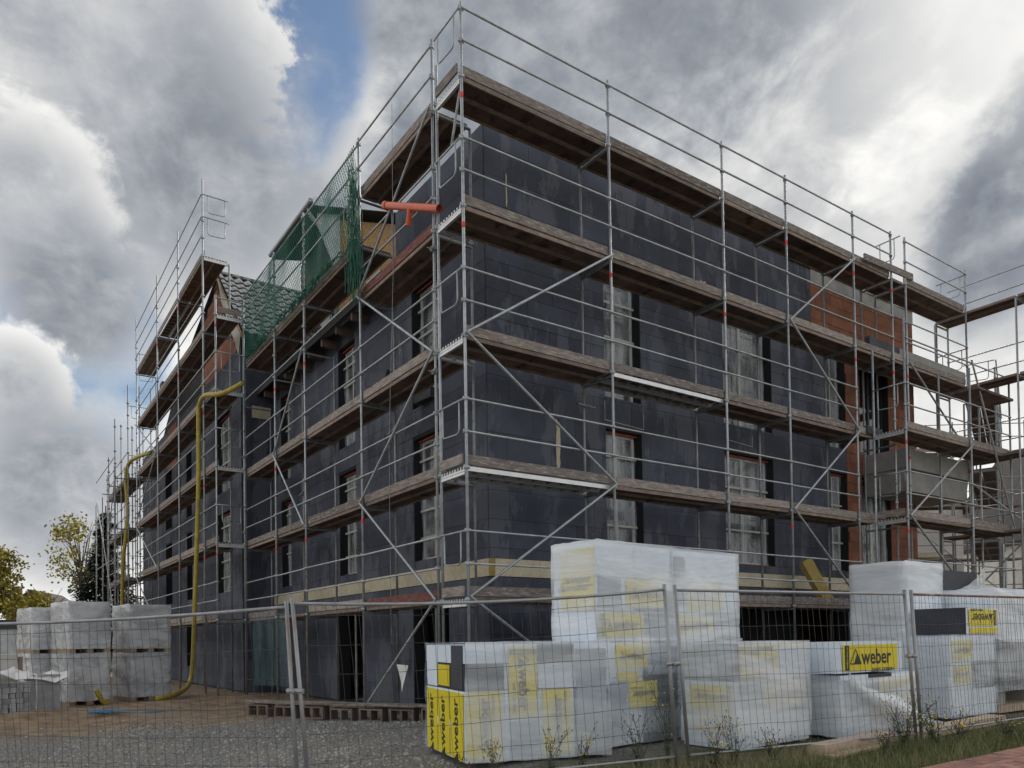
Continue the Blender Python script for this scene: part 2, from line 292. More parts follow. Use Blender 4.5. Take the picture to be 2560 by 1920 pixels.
# ------------------------------------------------------------------ mesh helpers
class MB:
    def __init__(s): s.v = []; s.f = []; s.m = []
    def box(s, a, b, M=None, mi=0):
        (x0, y0, z0), (x1, y1, z1) = a, b; i = len(s.v)
        vs = [Vector(p) for p in ((x0, y0, z0), (x1, y0, z0), (x1, y1, z0), (x0, y1, z0), (x0, y0, z1), (x1, y0, z1), (x1, y1, z1), (x0, y1, z1))]
        if M: vs = [M @ p for p in vs]
        s.v += vs
        for q in ((0, 3, 2, 1), (4, 5, 6, 7), (0, 1, 5, 4), (1, 2, 6, 5), (2, 3, 7, 6), (3, 0, 4, 7)): s.f.append(tuple(i + k for k in q)); s.m.append(mi)
        return s
    def quad(s, pts, mi=0):
        i = len(s.v); s.v += [Vector(p) for p in pts]; s.f.append(tuple(range(i, i + len(pts)))); s.m.append(mi); return s
    def path(s, pts, r, n=8, mi=0, cap=True):
        pts = [Vector(p) for p in pts]; rs = r if isinstance(r, (list, tuple)) else [r] * len(pts)
        base = len(s.v); up = None
        for k, p in enumerate(pts):
            t = (pts[min(k + 1, len(pts) - 1)] - pts[max(k - 1, 0)])
            t = t.normalized() if t.length > 1e-9 else Vector((0, 0, 1))
            if up is None or abs(up.dot(t)) > 0.98: up = Vector((0, 0, 1)) if abs(t.z) < 0.9 else Vector((1, 0, 0))
            a = up.cross(t).normalized(); b = t.cross(a); up = b
            for j in range(n):
                an = 2 * math.pi * j / n; s.v.append(p + (a * math.cos(an) + b * math.sin(an)) * rs[k])
        for k in range(len(pts) - 1):
            for j in range(n):
                s.f.append((base + k * n + j, base + k * n + (j + 1) % n, base + (k + 1) * n + (j + 1) % n, base + (k + 1) * n + j)); s.m.append(mi)
        if cap:
            s.f.append(tuple(base + j for j in reversed(range(n)))); s.m.append(mi)
            e = base + (len(pts) - 1) * n; s.f.append(tuple(e + j for j in range(n))); s.m.append(mi)
        return s
    def prism(s, poly, y0, y1, mi=0):     # polygon in (x, z) extruded along y
        i = len(s.v); n = len(poly)
        s.v += [Vector((x, y0, z)) for x, z in poly] + [Vector((x, y1, z)) for x, z in poly]
        s.f.append(tuple(range(i, i + n))); s.f.append(tuple(reversed(range(i + n, i + 2 * n)))); s.m += [mi, mi]
        for k in range(n): s.f.append((i + k, i + n + k, i + n + (k + 1) % n, i + (k + 1) % n)); s.m.append(mi)
        return s
    def mesh(s, name, mats, smooth=False):
        me = bpy.data.meshes.new(name); me.from_pydata([tuple(v) for v in s.v], [], s.f)
        for m in ([mats] if isinstance(mats, str) else mats): me.materials.append(MATS[m])
        if any(s.m): me.polygons.foreach_set('material_index', s.m)
        if smooth: me.polygons.foreach_set('use_smooth', [True] * len(me.polygons))
        me.update(); return me

def T(x, y=None, z=None):
    return Matrix.Translation(Vector((x, y, z)) if y is not None else Vector(x))
WM = {}
def link(name, me, M=None, parent=None):
    o = bpy.data.objects.new(name, me); COL.objects.link(o)
    M = M or Matrix.Identity(4); WM[o.name] = M
    if parent is not None: o.parent = parent; o.matrix_basis = WM[parent.name].inverted() @ M
    else: o.matrix_basis = M
    return o
def tag(o, label, cat, group=None):
    o['label'] = label; o['category'] = cat
    if group: o['group'] = group
    return o
def thing(name, label, cat, M=None, group=None):
    if M is not None and not isinstance(M, Matrix): M = T(M)
    return tag(link(name, None, M), label, cat, group)
def struct(name, me, M=None):
    o = link(name, me, M); o['kind'] = 'structure'; return o
def build(mb, name, m, parent=None, smooth=False, M=None):
    """mesh given in world coordinates (or in M's), stored relative to the parent's origin"""
    if M is not None: return link(name, mb.mesh(name, m, smooth), M, parent)
    if parent is None: return link(name, mb.mesh(name, m, smooth))
    P = WM[parent.name]; Pi = P.inverted(); mb.v = [Pi @ Vector(v) for v in mb.v]
    return link(name, mb.mesh(name, m, smooth), P.copy(), parent)
CACHE = {}
def shared(key, fn):
    if key not in CACHE: CACHE[key] = fn()
    return CACHE[key]
def unit_box(m): return shared(('box', m), lambda: MB().box((0, 0, 0), (1, 1, 1)).mesh('block', m))
def unit_tube(m, n=10): return shared(('tube', m, n), lambda: MB().path([(0, 0, 0), (0, 0, 1)], 1.0, n).mesh('tube', m, False))
def bx(name, a, b, m, parent=None, M=None):
    L = T(a) @ Matrix.Diagonal((b[0] - a[0], b[1] - a[1], b[2] - a[2], 1))
    return link(name, unit_box(m), (M @ L) if M else L, parent)
def tube(name, p, q, r, m, parent, n=8):
    p, q = Vector(p), Vector(q); d = q - p
    Q = d.to_track_quat('Z', 'Y').to_matrix().to_4x4()
    me = shared(('stube', m, n), lambda: MB().path([(0, 0, 0), (0, 0, 1)], 1.0, n).mesh('tube', m, True))
    return link(name, me, T(p) @ Q @ Matrix.Diagonal((r, r, d.length, 1)), parent)
def stuff(o): o['kind'] = 'stuff'; return o

# ------------------------------------------------------------------ ground
def sst(a, b, x):
    t = max(0.0, min(1.0, (x - a) / (b - a))); return t * t * (3 - 2 * t)
def gh(x, y):
    """height of the ground: the site is level, the gravel drive on the left dips a little"""
    h = -0.30 * sst(0.5, 5.0, -x) * sst(6.5, 2.0, y)
    n = 0.025 * math.sin(1.9 * x + 0.7 * y) * math.sin(1.3 * y - 0.6 * x) + 0.012 * math.sin(4.1 * x + 1.0) * math.sin(3.7 * y)
    bank = 0.16 * math.exp(-((y - (8.3 + 0.35 * (x + 3))) / 0.9) ** 2) * sst(-7.5, -5.5, x) * sst(0.2, -1.2, x)
    return h + n * (1 if abs(x) < 30 and abs(y) < 40 else 0) + bank - 0.02
def axis_coords(lo, hi, step, far):
    c = []; v = lo
    while v <= hi: c.append(v); v += step
    k = step; a = lo
    left = []
    while a > -far: k *= 1.6; a -= k; left.append(a)
    k = step; b = c[-1]; right = []
    while b < far: k *= 1.6; b += k; right.append(b)
    return left[::-1] + c + right
xs, ys = axis_coords(-11, 13, 0.3, 900), axis_coords(-8, 16, 0.3, 900)
g = MB(); g.v = [Vector((x, y, gh(x, y))) for y in ys for x in xs]; nx = len(xs)
g.f = [(j * nx + i, j * nx + i + 1, (j + 1) * nx + i + 1, (j + 1) * nx + i) for j in range(len(ys) - 1) for i in range(nx - 1)]; g.m = [0] * len(g.f)
struct('ground', g.mesh('ground', 'ground', True))

# brick pavement in the near right corner, with its edging stones
pav_root = struct('pavement', MB().box((1.0, -9.0, -0.06), (14.0, -5.24, 0.004)).mesh('pavement', 'soil'))
k = 0
for r_ in range(9):
    y1 = -5.30 - r_ * 0.112
    for c_ in range(36):
        x0 = 1.6 + c_ * 0.212 + (0.106 if r_ % 2 else 0)
        bx('paving_brick', (x0, y1 - 0.104, 0.004), (x0 + 0.204, y1, 0.030 + random.uniform(-0.004, 0.004)), 'paver', pav_root); k += 1
for c_ in range(9):
    bx('edging_stone', (1.2 + c_ * 0.9, -5.30, -0.05), (2.09 + c_ * 0.9, -5.242, 0.026 + random.uniform(-0.004, 0.004)), 'paver', pav_root)

# loose stones on the gravel drive
rs = random.Random(3)
pb = MB()
def pebble(mb, x, y, z, s, rr):
    i = len(mb.v); a = rr.random() * 6.28
    for j in range(5):
        an = a + j * 1.2566; q = s * rr.uniform(0.7, 1.15)
        mb.v.append(Vector((x + q * math.cos(an), y + q * math.sin(an), z)))
    mb.v.append(Vector((x + rr.uniform(-.3, .3) * s, y + rr.uniform(-.3, .3) * s, z + s * rr.uniform(0.5, 0.9))))
    for j in range(5): mb.f.append((i + j, i + (j + 1) % 5, i + 5)); mb.m.append(0)
for _ in range(26000):
    x = rs.uniform(-8.0, 1.0); y = rs.uniform(-3.6, 6.2)
    if x > -1.3 + 0.0 * y and y < -0.4: continue
    if y > 4.6 + 1.0 * math.sin(x * 1.3) and rs.random() < 0.85: continue
    pebble(pb, x, y, gh(x, y) - 0.004, rs.choice((0.012, 0.018, 0.018, 0.026, 0.036)), rs)
o = stuff(link('gravel', pb.mesh('gravel', 'pebble'))); tag(o, 'loose grey gravel on the drive in the left foreground', 'gravel')

# ------------------------------------------------------------------ the building under construction
L1 = 2.09
def lev(k): return L1 + 2.0 * (k - 1)
WX, WY, TOP = 1.15, 1.05, 10.40
bld = thing('apartment_building', 'apartment block clad in dark grey insulation boards behind the two front scaffolds', 'building', (WX, WY, 0))
def wall_frame(origin, ax, nrm):
    """matrix: local x along the wall, local y INTO the wall, local z up"""
    ax, nrm = Vector(ax), Vector(nrm); M = Matrix.Identity(4)
    for i, c in enumerate((ax, -nrm, Vector((0, 0, 1)))):
        for j in range(3): M[j][i] = c[j]
    return T(origin) @ M
def grid_wall(mb, u0, u1, z0, z1, holes, depth, y=0.0):
    us = sorted({u0, u1, *[h[0] for h in holes], *[h[1] for h in holes]}); zs = sorted({z0, z1, *[h[2] for h in holes], *[h[3] for h in holes]})
    us = [u for u in us if u0 <= u <= u1]; zs = [z for z in zs if z0 <= z <= z1]
    for a, b in zip(us, us[1:]):
        for c, d in zip(zs, zs[1:]):
            mu, mz = (a + b) / 2, (c + d) / 2
            if any(h[0] < mu < h[1] and h[2] < mz < h[3] for h in holes): continue
            mb.quad([(a, y, c), (b, y, c), (b, y, d), (a, y, d)])
    for h in holes:
        a, b, c, d = h[:4]
        mb.quad([(a, y, c), (a, y, d), (a, y + depth, d), (a, y + depth, c)]).quad([(b, y, c), (b, y + depth, c), (b, y + depth, d), (b, y, d)])
        mb.quad([(a, y, d), (b, y, d), (b, y + depth, d), (a, y + depth, d)]).quad([(a, y, c), (a, y + depth, c), (b, y + depth, c), (b, y, c)])
def clip_rects(rect, holes, tiny=0.06):
    rects = [rect]
    for h in holes:
        new = []
        for (a, b, c, d) in rects:
            if b <= h[0] or a >= h[1] or d <= h[2] or c >= h[3]: new.append((a, b, c, d)); continue
            if a < h[0]: new.append((a, h[0], c, d))
            if b > h[1]: new.append((h[1], b, c, d))
            m0, m1 = max(a, h[0]), min(b, h[1])
            if c < h[2]: new.append((m0, m1, c, h[2]))
            if d > h[3]: new.append((m0, m1, h[3], d))
        rects = new
    return [r for r in rects if r[1] - r[0] > tiny and r[3] - r[2] > tiny]
BOARDS = []     # (wall object, matrix, rect) to be made single or joined
def courses(u0, u1, z0, z1, w, h, holes, seed, skip=None):
    rr = random.Random(seed); out = []; z = z0; row = 0
    while z < z1 - 0.05:
        zt = min(z + h, z1); u = u0 - (w * 0.5 if row % 2 else 0) - rr.uniform(0, 0.12)
        while u < u1 - 0.02:
            un = u + w; a, b = max(u, u0), min(un, u1)
            if b - a > 0.05: out += clip_rects((a, b, z, zt), holes)
            u = un
        z = zt; row += 1
    return out
def put_pieces(wall, M, rects, name, m, t=0.02, gap=0.003, jit=0.004, seed=1):
    rr = random.Random(seed)
    for (a, b, c, d) in rects:
        j = rr.uniform(0.0, jit)
        bx(name, (a + gap, -j, c + gap), (b - gap, t, d - gap), m, wall, M)
def window(parent, M, h, name='window', depth=0.26, film=True, taper=0.0, cross=2, red=True, seed=0):
    """opening h = (u0,u1,z0,z1): recessed frame, dark pane, taped plastic film"""
    a, b, c, d = h; rr = random.Random(seed * 13 + 5)
    mb = MB(); f = 0.07
    for q in (((a + .01, depth - .05, c + .01), (a + f, depth, d - .01)), ((b - f, depth - .05, c + .01), (b - .01, depth, d - .01)),
              ((a + f, depth - .05, c + .01), (b - f, depth, c + f)), ((a + f, depth - .05, d - f), (b - f, depth, d - .01))): mb.box(*q)
    if b - a > 1.2: mb.box(((a + b) / 2 - .04, depth - .045, c + f), ((a + b) / 2 + .04, depth, d - f))
    w = link(name, mb.mesh('window_frame', 'frame_white' if film else 'frame_dark'), M, parent)
    bx('pane', (a + .012, depth - .02, c + .012), (b - .012, depth - .006, d - .012), 'glass', w, M)
    if film:
        n, mz = 10, 14; fb = MB()
        for j in range(mz + 1):
            for i in range(n + 1):
                u = a + .015 + (b - a - .03) * i / n; z = c + .02 + (d - c - .04) * j / mz
                fb.v.append(Vector((u, depth - .075 - .03 * math.sin(9 * u + 2.2 * z + seed) * math.sin(3 * z + seed) - rr.uniform(0, .008), z)))
        fb.f = [(j * (n + 1) + i, j * (n + 1) + i + 1, (j + 1) * (n + 1) + i + 1, (j + 1) * (n + 1) + i) for j in range(mz) for i in range(n)]; fb.m = [0] * len(fb.f)
        link('film', fb.mesh('film', 'film_window', True), M, w)
        for i in range(cross):
            z = c + (d - c) * (i + 0.8 + rr.uniform(-.1, .1)) / (cross + 0.6)
            bx('tape', (a + .03, depth - .128, z), (b - .03, depth - .124, z + .045), 'tape_white', w, M)
        bx('tape', ((a + b) / 2 - .12, depth - .132, c + .1), ((a + b) / 2 - .08, depth - .129, d - .08), 'tape_white', w, M)
        if red:
            bx('tape', (a + .005, depth - .14, d - .04), (b - .005, depth - .135, d - .004), 'tape_orange', w, M)
            bx('tape', (a + .005, depth - .14, c + .004), (b - .005, depth - .135, c + .03), 'tape_orange', w, M)
    return w
F1, F2 = (3.02, 5.46), (6.08, 8.50)       # sill and head of the windows of the two upper storeys
# right-hand wall -------------------------------------------------
MR = wall_frame((WX, WY, 0), (1, 0, 0), (0, -1, 0))
def uo(x0, x1, zr): return (x0 - WX, x1 - WX, zr[0], zr[1])
WIN_R = [uo(3.92, 4.90, F1), uo(3.92, 4.90, F2), uo(7.44, 9.16, F1), uo(7.44, 9.16, F2), uo(11.45, 12.20, F1), uo(11.45, 12.20, F2)]
DOOR_R = [uo(3.6, 5.2, (0.02, 2.2)), uo(7.1, 12.1, (0.02, 2.05)), uo(12.85, 14.25, F1), uo(12.85, 14.25, F2)]
XE = 15.6
mb = MB(); grid_wall(mb, 0, XE - WX, -0.1, TOP - 0.02, WIN_R + DOOR_R, 0.30, 0.012)
wallR = link('wall', mb.mesh('wall', 'joint'), MR, bld); wallR['label'] = 'right-hand wall of grey boards with bare clay blocks at its far end'
EPS_R = uo(WX, 12.20, (0, TOP)); split = 10.77 - WX
clay_z = 8.62
hol = WIN_R + DOOR_R
band = [(0, 12.2 - WX, 2.53, 2.84)]
rects = courses(0, split, 0.02, TOP, 1.0, 0.5, hol + band, 11)
rects += courses(split, 12.20 - WX, 0.02, clay_z, 1.0, 0.5, hol + band, 12)
def bigger(r): return (r[1] - r[0]) * (r[3] - r[2])
put_pieces(wallR, MR, rects, 'insulation_board', 'eps', seed=2); n_boards = len(rects)
u = 0.0
for r_ in courses(0.11, 12.2 - WX, 2.533, 2.837, 1.0, 0.5, hol, 14): bx('mineral_wool_strip', (r_[0] + .003, -.004, r_[2]), (r_[1] - .003, .02, r_[3]), 'wool', wallR, MR)
bx('mineral_wool_strip', (-0.006, -.006, 2.533), (0.105, .02, 2.837), 'wool_yellow', wallR, MR)
cl = courses(split, XE - WX, clay_z, TOP - 0.40, 0.50, 0.25, hol, 15) + courses(12.20 - WX, 12.85 - WX, 0.02, clay_z, 0.33, 0.25, hol, 16) + \
     courses(12.85 - WX, 14.25 - WX, 0.02, clay_z, 0.5, 0.25, hol, 17) + courses(14.25 - WX, XE - WX, 0.02, clay_z, 0.37, 0.25, hol, 18)
put_pieces(wallR, MR, cl, 'clay_block', 'clay', t=0.01, gap=0.004, jit=0.006, seed=4)
bx('ring_beam', (split, -0.02, TOP - 0.395), (XE - WX, 0.24, TOP - 0.06), 'concrete', wallR, MR)
mm = MB()
for i in range(13):
    a = split - .9 + (XE - WX - split + .9) * i / 12; zz = TOP + .10 + .035 * math.sin(i * 2.1)
    mm.v += [Vector((a, -.05 - .02 * math.sin(i * 1.7), TOP - .10)), Vector((a, -.03, zz)), Vector((a, .5, zz + .03))]
mm.f = [(i * 3 + j, i * 3 + 3 + j, i * 3 + 4 + j, i * 3 + 1 + j) for i in range(12) for j in range(2)]; mm.m = [0] * len(mm.f)
link('roof_membrane', mm.mesh('roof_membrane', 'membrane', True), MR, wallR)
for i, h in enumerate(WIN_R): window(bld, MR, h, seed=i, cross=3 if i < 2 else 2)
for i, h in enumerate(DOOR_R[2:]): window(bld, MR, h, film=(i == 0), red=False, cross=0, depth=0.2, seed=9 + i)
# near-black sheets behind the ground floor openings, painting the shade inside
for h in DOOR_R[:2]: bx('dark_backing', (h[0] - .2, 1.3, -.05), (h[1] + .2, 1.35, h[3] + .2), 'joint', bld, MR)
# glue smears and chalk outlines left on the boards
for (x, z, w_, h_) in ((2.72, 5.0, .10, .95), (6.85, 8.75, .30, .55), (1.62, 9.35, .03, .6)):
    mbx = MB(); rr = random.Random(int(x * 100)); pts = []
    q_ = lambda v: math.copysign(abs(v) ** .35, v)
    for i in range(26): an = i / 26 * 6.283; pts.append((x - WX + w_ / 2 * q_(math.cos(an)) * rr.uniform(.65, 1.1), -.0065, z + h_ / 2 * q_(math.sin(an)) * rr.uniform(.85, 1.1)))
    mbx.quad(pts); link('filler_smear', mbx.mesh('filler_smear', 'wool'), MR, wallR)
for (x0, x1, z0, z1) in ((3.9, 4.95, 5.62, 5.98), (7.5, 8.4, 5.72, 6.0)):
    mbx = MB().path([(x0 - WX, -.0075, z1), (x0 - WX, -.0075, z0), (x1 - WX, -.0075, z0 - .05), (x1 - WX, -.0075, z1 - .1)], .006, 4)
    link('chalk_outline', mbx.mesh('chalk_outline', 'shred'), MR, wallR)

# left-hand wall ---------------------------------------------------
ML = wall_frame((WX, WY + 0.022, 0), (0, 1, 0), (-1, 0, 0))
ML = T(0, 0, 0) @ ML
YT, YE, EAVE = 4.25, 12.05, 9.05
def vo(y0, y1, zr): return (y0 - WY, y1 - WY, zr[0], zr[1])
WIN_L = [vo(2.55, 3.62, F1), vo(2.55, 3.62, F2), vo(6.30, 7.26, F1), vo(6.30, 7.26, F2), vo(10.55, 11.35, F1), vo(10.55, 11.35, F2)]
DOOR_L = [vo(2.35, 3.7, (0.02, 2.15)), vo(6.0, 7.4, (0.02, 2.1))]
mb = MB(); grid_wall(mb, 0, YT - WY, -0.1, TOP - 0.02, WIN_L[:2] + DOOR_L[:1], 0.30, 0.012)
grid_wall(mb, YT - WY, YE - WY, -0.1, EAVE, WIN_L[2:] + DOOR_L[1:], 0.30, 0.012)
wallL = link('wall', mb.mesh('wall', 'joint'), ML, bld); wallL['label'] = 'left-hand wall of dark grey boards, lower beyond the corner part'
band_l = [(0, YE - WY, 2.53, 2.84)]
rl = courses(0, YT - WY, 0.02, TOP, 1.0, 0.5, WIN_L + DOOR_L + band_l, 21) + courses(YT - WY, YE - WY, 0.02, EAVE, 1.0, 0.5, WIN_L + DOOR_L + band_l, 22)
rl.sort(key=lambda r: r[0] + 0.2 * abs(r[2] - 4)); keep = max(0, 300 - n_boards)
put_pieces(wallL, ML, rl[:keep], 'insulation_board', 'eps', seed=5)
if rl[keep:]:
    mb = MB(); rr = random.Random(6)
    for (a, b, c, d) in rl[keep:]: mb.box((a + .003, -rr.uniform(0, .004), c + .003), (b - .003, .02, d - .003))
    stuff(link('insulation_boards', mb.mesh('insulation_boards', 'eps'), ML, wallL))
for r_ in courses(0, YE - WY, 2.533, 2.837, 1.0, 0.5, WIN_L + DOOR_L, 24): bx('mineral_wool_strip', (r_[0] + .003, -.004, r_[2]), (r_[1] - .003, .02, r_[3]), 'wool', wallL, ML)
for i, h in enumerate(WIN_L): window(bld, ML, h, seed=20 + i, cross=4)
for i, h in enumerate(DOOR_L):
    bx('dark_backing', (h[0] - .2, 1.6, -.05), (h[1] + .2, 1.65, h[3] + .2), 'joint', bld, ML)  # near-black sheet standing in for the shaded interior
    tube('door_prop', ML @ Vector((h[0] + .6, .1, 0.0)), ML @ Vector((h[0] + .62, .1, 2.1)), .03, 'steel_old', bld)
# tall corner part: parapet return, flat roof; lower part: sloping tile roof behind the eave
bx('parapet_return', (WX + .03, YT, 8.9), (XE - .05, YT + .02, TOP - .05), 'eps', bld)
bx('flat_roof', (WX + .03, WY + .03, TOP - .25), (XE - .05, YT, TOP - .15), 'concrete', bld)
bx('end_wall', (XE - .3, WY + .04, -.1), (XE, 9.0, TOP - .5), 'clay', bld)
bx('ground_slab', (WX + .3, WY + .3, -.1), (XE - .3, 12.0, .01), 'concrete', bld)
bx('ceiling_slab', (WX + .32, WY + .32, 2.4), (XE - .32, 12.0, 2.6), 'concrete', bld)
bx('back_wall', (WX + .3, 12.0, -.1), (XE, 12.1, 9.0), 'concrete', bld)
lr = MB().prism([(WX - .45, EAVE - .30), (WX - .45, EAVE - .18), (5.6, 12.7), (5.6, 12.4)], YT + .05, YE + 4.0)
build(lr, 'roof', 'roof_far', bld)
bx('gutter_board', (WX - .50, YT + .06, EAVE - .34), (WX - .47, YE, EAVE - .16), 'soffit', bld)
bx('eave_flashing', (WX - .35, YT + .06, EAVE + .06), (WX + .9, YT + .75, EAVE + .10), 'sheet_metal', bld, T(0, 0, 0))
rf = MB().prism([(7.9, 13.5), (8.55, 14.35), (9.4, 13.5)], 6.3, 9.5); build(rf, 'roof_lantern', 'sheet_metal', bld)
rf = MB().prism([(3.6, 10.2), (8.2, 13.7), (13.5, 10.2)], YT + .6, 11.0); build(rf, 'roof', 'roof_far', bld)

# dormer with overhanging roof, seen through the green net
dm = MB().box((1.55, 8.15, 9.0), (1.70, 10.7, 12.2)); build(dm, 'dormer_front', 'soffit', bld)
dm = MB().prism([(1.56, 9.6), (1.56, 12.28), (4.6, 12.95), (4.6, 11.6)], 8.12, 8.20); build(dm, 'dormer_side', 'osb', bld)
dm = MB().prism([(0.78, 12.26), (0.78, 12.38), (5.0, 13.30), (5.0, 13.18)], 7.80, 10.85); dr = build(dm, 'dormer_roof', 'soffit', bld)
dm = MB().prism([(0.74, 12.24), (0.74, 12.44), (5.0, 13.37), (5.0, 13.17)], 7.76, 7.797); build(dm, 'roof_fascia', 'sheet_metal', dr)
build(MB().path([(0.70, 7.8, 12.36), (0.70, 10.85, 12.36)], .065, 8), 'gutter', 'zinc', dr, True)
build(MB().path([(0.74, 8.05, 12.3), (0.80, 8.05, 12.12), (1.05, 8.05, 11.9), (1.32, 8.05, 11.65), (1.46, 8.05, 11.4), (1.47, 8.05, 10.6), (1.47, 8.05, 9.4)], .055, 10), 'downpipe', 'zinc', dr, True)
dm = MB().prism([(0.95, 11.95), (0.95, 12.22), (1.56, 12.36), (1.56, 10.6), (1.3, 11.2)], 8.0, 8.04); build(dm, 'dormer_cheek', 'zinc', dr)
bx('dormer_window', (1.53, 8.5, 9.8), (1.549, 10.3, 11.3), 'glass', bld)
for i in range(9):   # rafter ends under the netted deck
    y = YT + .45 + i * .85; bx('rafter_end', (WX - .42, y, EAVE - .5), (WX + .0, y + .09, EAVE - .32), 'ply', bld)

# balcony at the far end of the right-hand wall
bal = [(-.02, 4.98), (-.02, 5.36)]
bm_ = MB().box((12.95, 0.02, 5.52), (16.4, 0.16, 6.0)); bp_ = build(bm_, 'balcony_parapet', 'concrete', bld)
bm_ = MB().box((12.95, 0.165, 5.52), (13.09, WY + .02, 6.0)); build(bm_, 'balcony_parapet', 'concrete', bld)
bm_ = MB().prism([(12.98, 5.51), (16.38, 5.51), (16.2, 4.98), (13.15, 4.98)], 0.10, WY + .02); build(bm_, 'balcony_slab', 'concrete', bld)
bx('balcony_slab', (12.98, .10, 8.3), (16.38, WY + .02, 8.48), 'concrete', bld)

# ------------------------------------------------------------------ gable house on the left
X2 = 0.22; Y0, Y9 = 12.10, 27.5
hs = thing('gable_house', 'house with glossy dark tiled roof left of the main block', 'house', (X2, Y0, 0))
MH = wall_frame((X2, Y0, 0), (0, 1, 0), (-1, 0, 0))
WIN_H = [(1.05, 2.75, F1[0], F1[1] + .05), (1.05, 2.75, F2[0] + .1, F2[1] + .1), (6.1, 6.9, F1[0], F1[1]), (6.1, 6.9, F2[0], F2[1]), (9.4, 10.6, F1[0], F1[1]), (9.4, 10.6, F2[0], F2[1]), (6.0, 7.0, .6, 2.2)]
mb = MB(); grid_wall(mb, 0, Y9 - Y0, -.1, 10.1, WIN_H, .3, .012)
mb.quad([(-.2, .012, 10.1), (11.0, .012, 10.1), (9.0, .012, 11.2), (5.6, .012, 12.25), (2.3, .012, 12.95)])
mb.quad([(0, .012, -.1), (0, 3, -.1), (0, 3, 10.1), (0, .012, 10.1)])
wh = link('wall', mb.mesh('wall', 'joint'), MH, hs)
hr = courses(0, Y9 - Y0, .02, 10.1, 1.0, .5, WIN_H, 31)
mb = MB()
for (a, b, c, d) in hr: mb.box((a + .004, 0, c + .004), (b - .004, .011, d - .004))
stuff(link('insulation_boards', mb.mesh('insulation_boards', 'eps'), MH, wh))
mb = MB()
for (a, b, c, d) in courses(0.0, 4.6, 10.1, 12.8, .5, .25, [], 33) + courses(8.5, 10.0, 8.4, 10.1, .5, .25, WIN_H, 34):
    if c > 10 and a < (d - 10.1) * .88 - .1 or c > 10 and d > 12.95 - (b - 2.3) * .215 - (0.25 if b > 8 else 0): continue
    mb.box((a + .004, -.006, c + .004), (b - .004, .0105, d - .004))
stuff(link('clay_blocks', mb.mesh('clay_blocks', 'clay'), MH, wh))
for i, h in enumerate(WIN_H[:2]): window(hs, MH, h, seed=40 + i, cross=4)
for i, h in enumerate(WIN_H[2:]): bx('window', (h[0] + .01, .24, h[2] + .01), (h[1] - .01, .28, h[3] - .01), 'joint', hs, MH)
# end wall facing the viewer and its pale corner strip
bx('end_wall', (X2 + .03, Y0 - .02, -.1), (6.0, Y0, 10.1), 'eps', hs)
bx('corner_strip', (X2 - .03, Y0 - .045, 2.7), (X2 + .25, Y0 - .021, 9.9), 'eps_plain', hs)
bx('mineral_wool_strip', (X2 + .3, Y0 - .05, 8.05), (1.1, Y0 - .022, 8.4), 'wool', hs)
# tiled slope facing the viewer: eave low at the front, ridge along x
YR, ZR, YB, ZB = 14.25, 13.15, 11.55, 10.25
sl = Vector((0, YR - YB, ZR - ZB)); SL = sl.length; sn = sl.normalized(); up = Vector((0, -sn.z, sn.y))
MT = Matrix.Identity(4)
for i, c in enumerate((Vector((1, 0, 0)), sn, up)):
    for j in range(3): MT[j][i] = c[j]
MT = T(X2 - .12, YB, ZB) @ MT
rfo = link('roof', MB().box((0, 0, -.12), (7.6, SL, -.02)).mesh('roof_deck', 'soffit'), MT, hs)
def tile_mesh():
    mb = MB(); w, l = .305, .40; prof = [(0, .03), (.05, .055), (.11, .055), (.16, .02), (.22, .006), (.27, .012), (w, .032)]
    for (yy, dz) in ((0, .045), (.02, .05), (l, .012)):
        for (x, z) in prof: mb.v.append(Vector((x, yy, z + dz)))
    n = len(prof)
    for r_ in range(2):
        for i in range(n - 1): mb.f.append((r_ * n + i, r_ * n + i + 1, (r_ + 1) * n + i + 1, (r_ + 1) * n + i)); mb.m.append(0)
    b = len(mb.v)
    for (x, z) in prof: mb.v.append(Vector((x, 0, z)))
    for i in range(n - 1): mb.f.append((b + i, b + i + 1, i + 1, i)); mb.m.append(0)
    return mb.mesh('roof_tile', 'tile', True)
tm = tile_mesh()
nrow = int(SL / .345)
for r_ in range(nrow):
    for c_ in range(20):
        link('roof_tile', tm, MT @ T(.02 + c_ * .30, r_ * .345 + .02, random.uniform(-.004, .004)), rfo)
for c_ in range(18):
    rt = MB().path([(0, 0, 0), (.36, 0, .012)], .09, 8)
    link('ridge_tile', shared('ridge', lambda: rt.mesh('ridge_tile', 'tile', True)), T(X2 - .1 + c_ * .34, YR, ZR + .02), rfo)
bs = MB().box((YR, X2 - .10, 0), (YR, X2, 0)) if False else None
build(MB().quad([(X2 - .14, YB, ZB - .14), (X2 - .14, YR, ZR - .14), (X2 - .14, YR, ZR + .04), (X2 - .14, YB, ZB + .04)]), 'barge_board', 'osb', rfo)
build(MB().quad([(X2 - .15, YB + .3, ZB - .5), (X2 - .15, YR - .6, ZR - 1.1), (X2 - .15, YR - .3, ZR - .36), (X2 - .15, YB + .1, ZB + .0)]), 'verge_sheet', 'tape_white', rfo)
build(MB().quad([(X2 - .1, YR, ZR - .02), (X2 - .1 + 7.4, YR, ZR - .02), (X2 - .1 + 7.4, YR + 6.6, 11.2), (X2 - .1, YR + 6.6, 11.2)]), 'roof_back', 'tile', rfo)
bx('chimney', (X2 + .1, 20.3, 10.1), (X2 + .6, 20.9, 11.5), 'eps_plain', hs)
bx('flat_roof', (X2 + .02, 16.9, 9.9), (6, Y9, 10.05), 'concrete', hs)

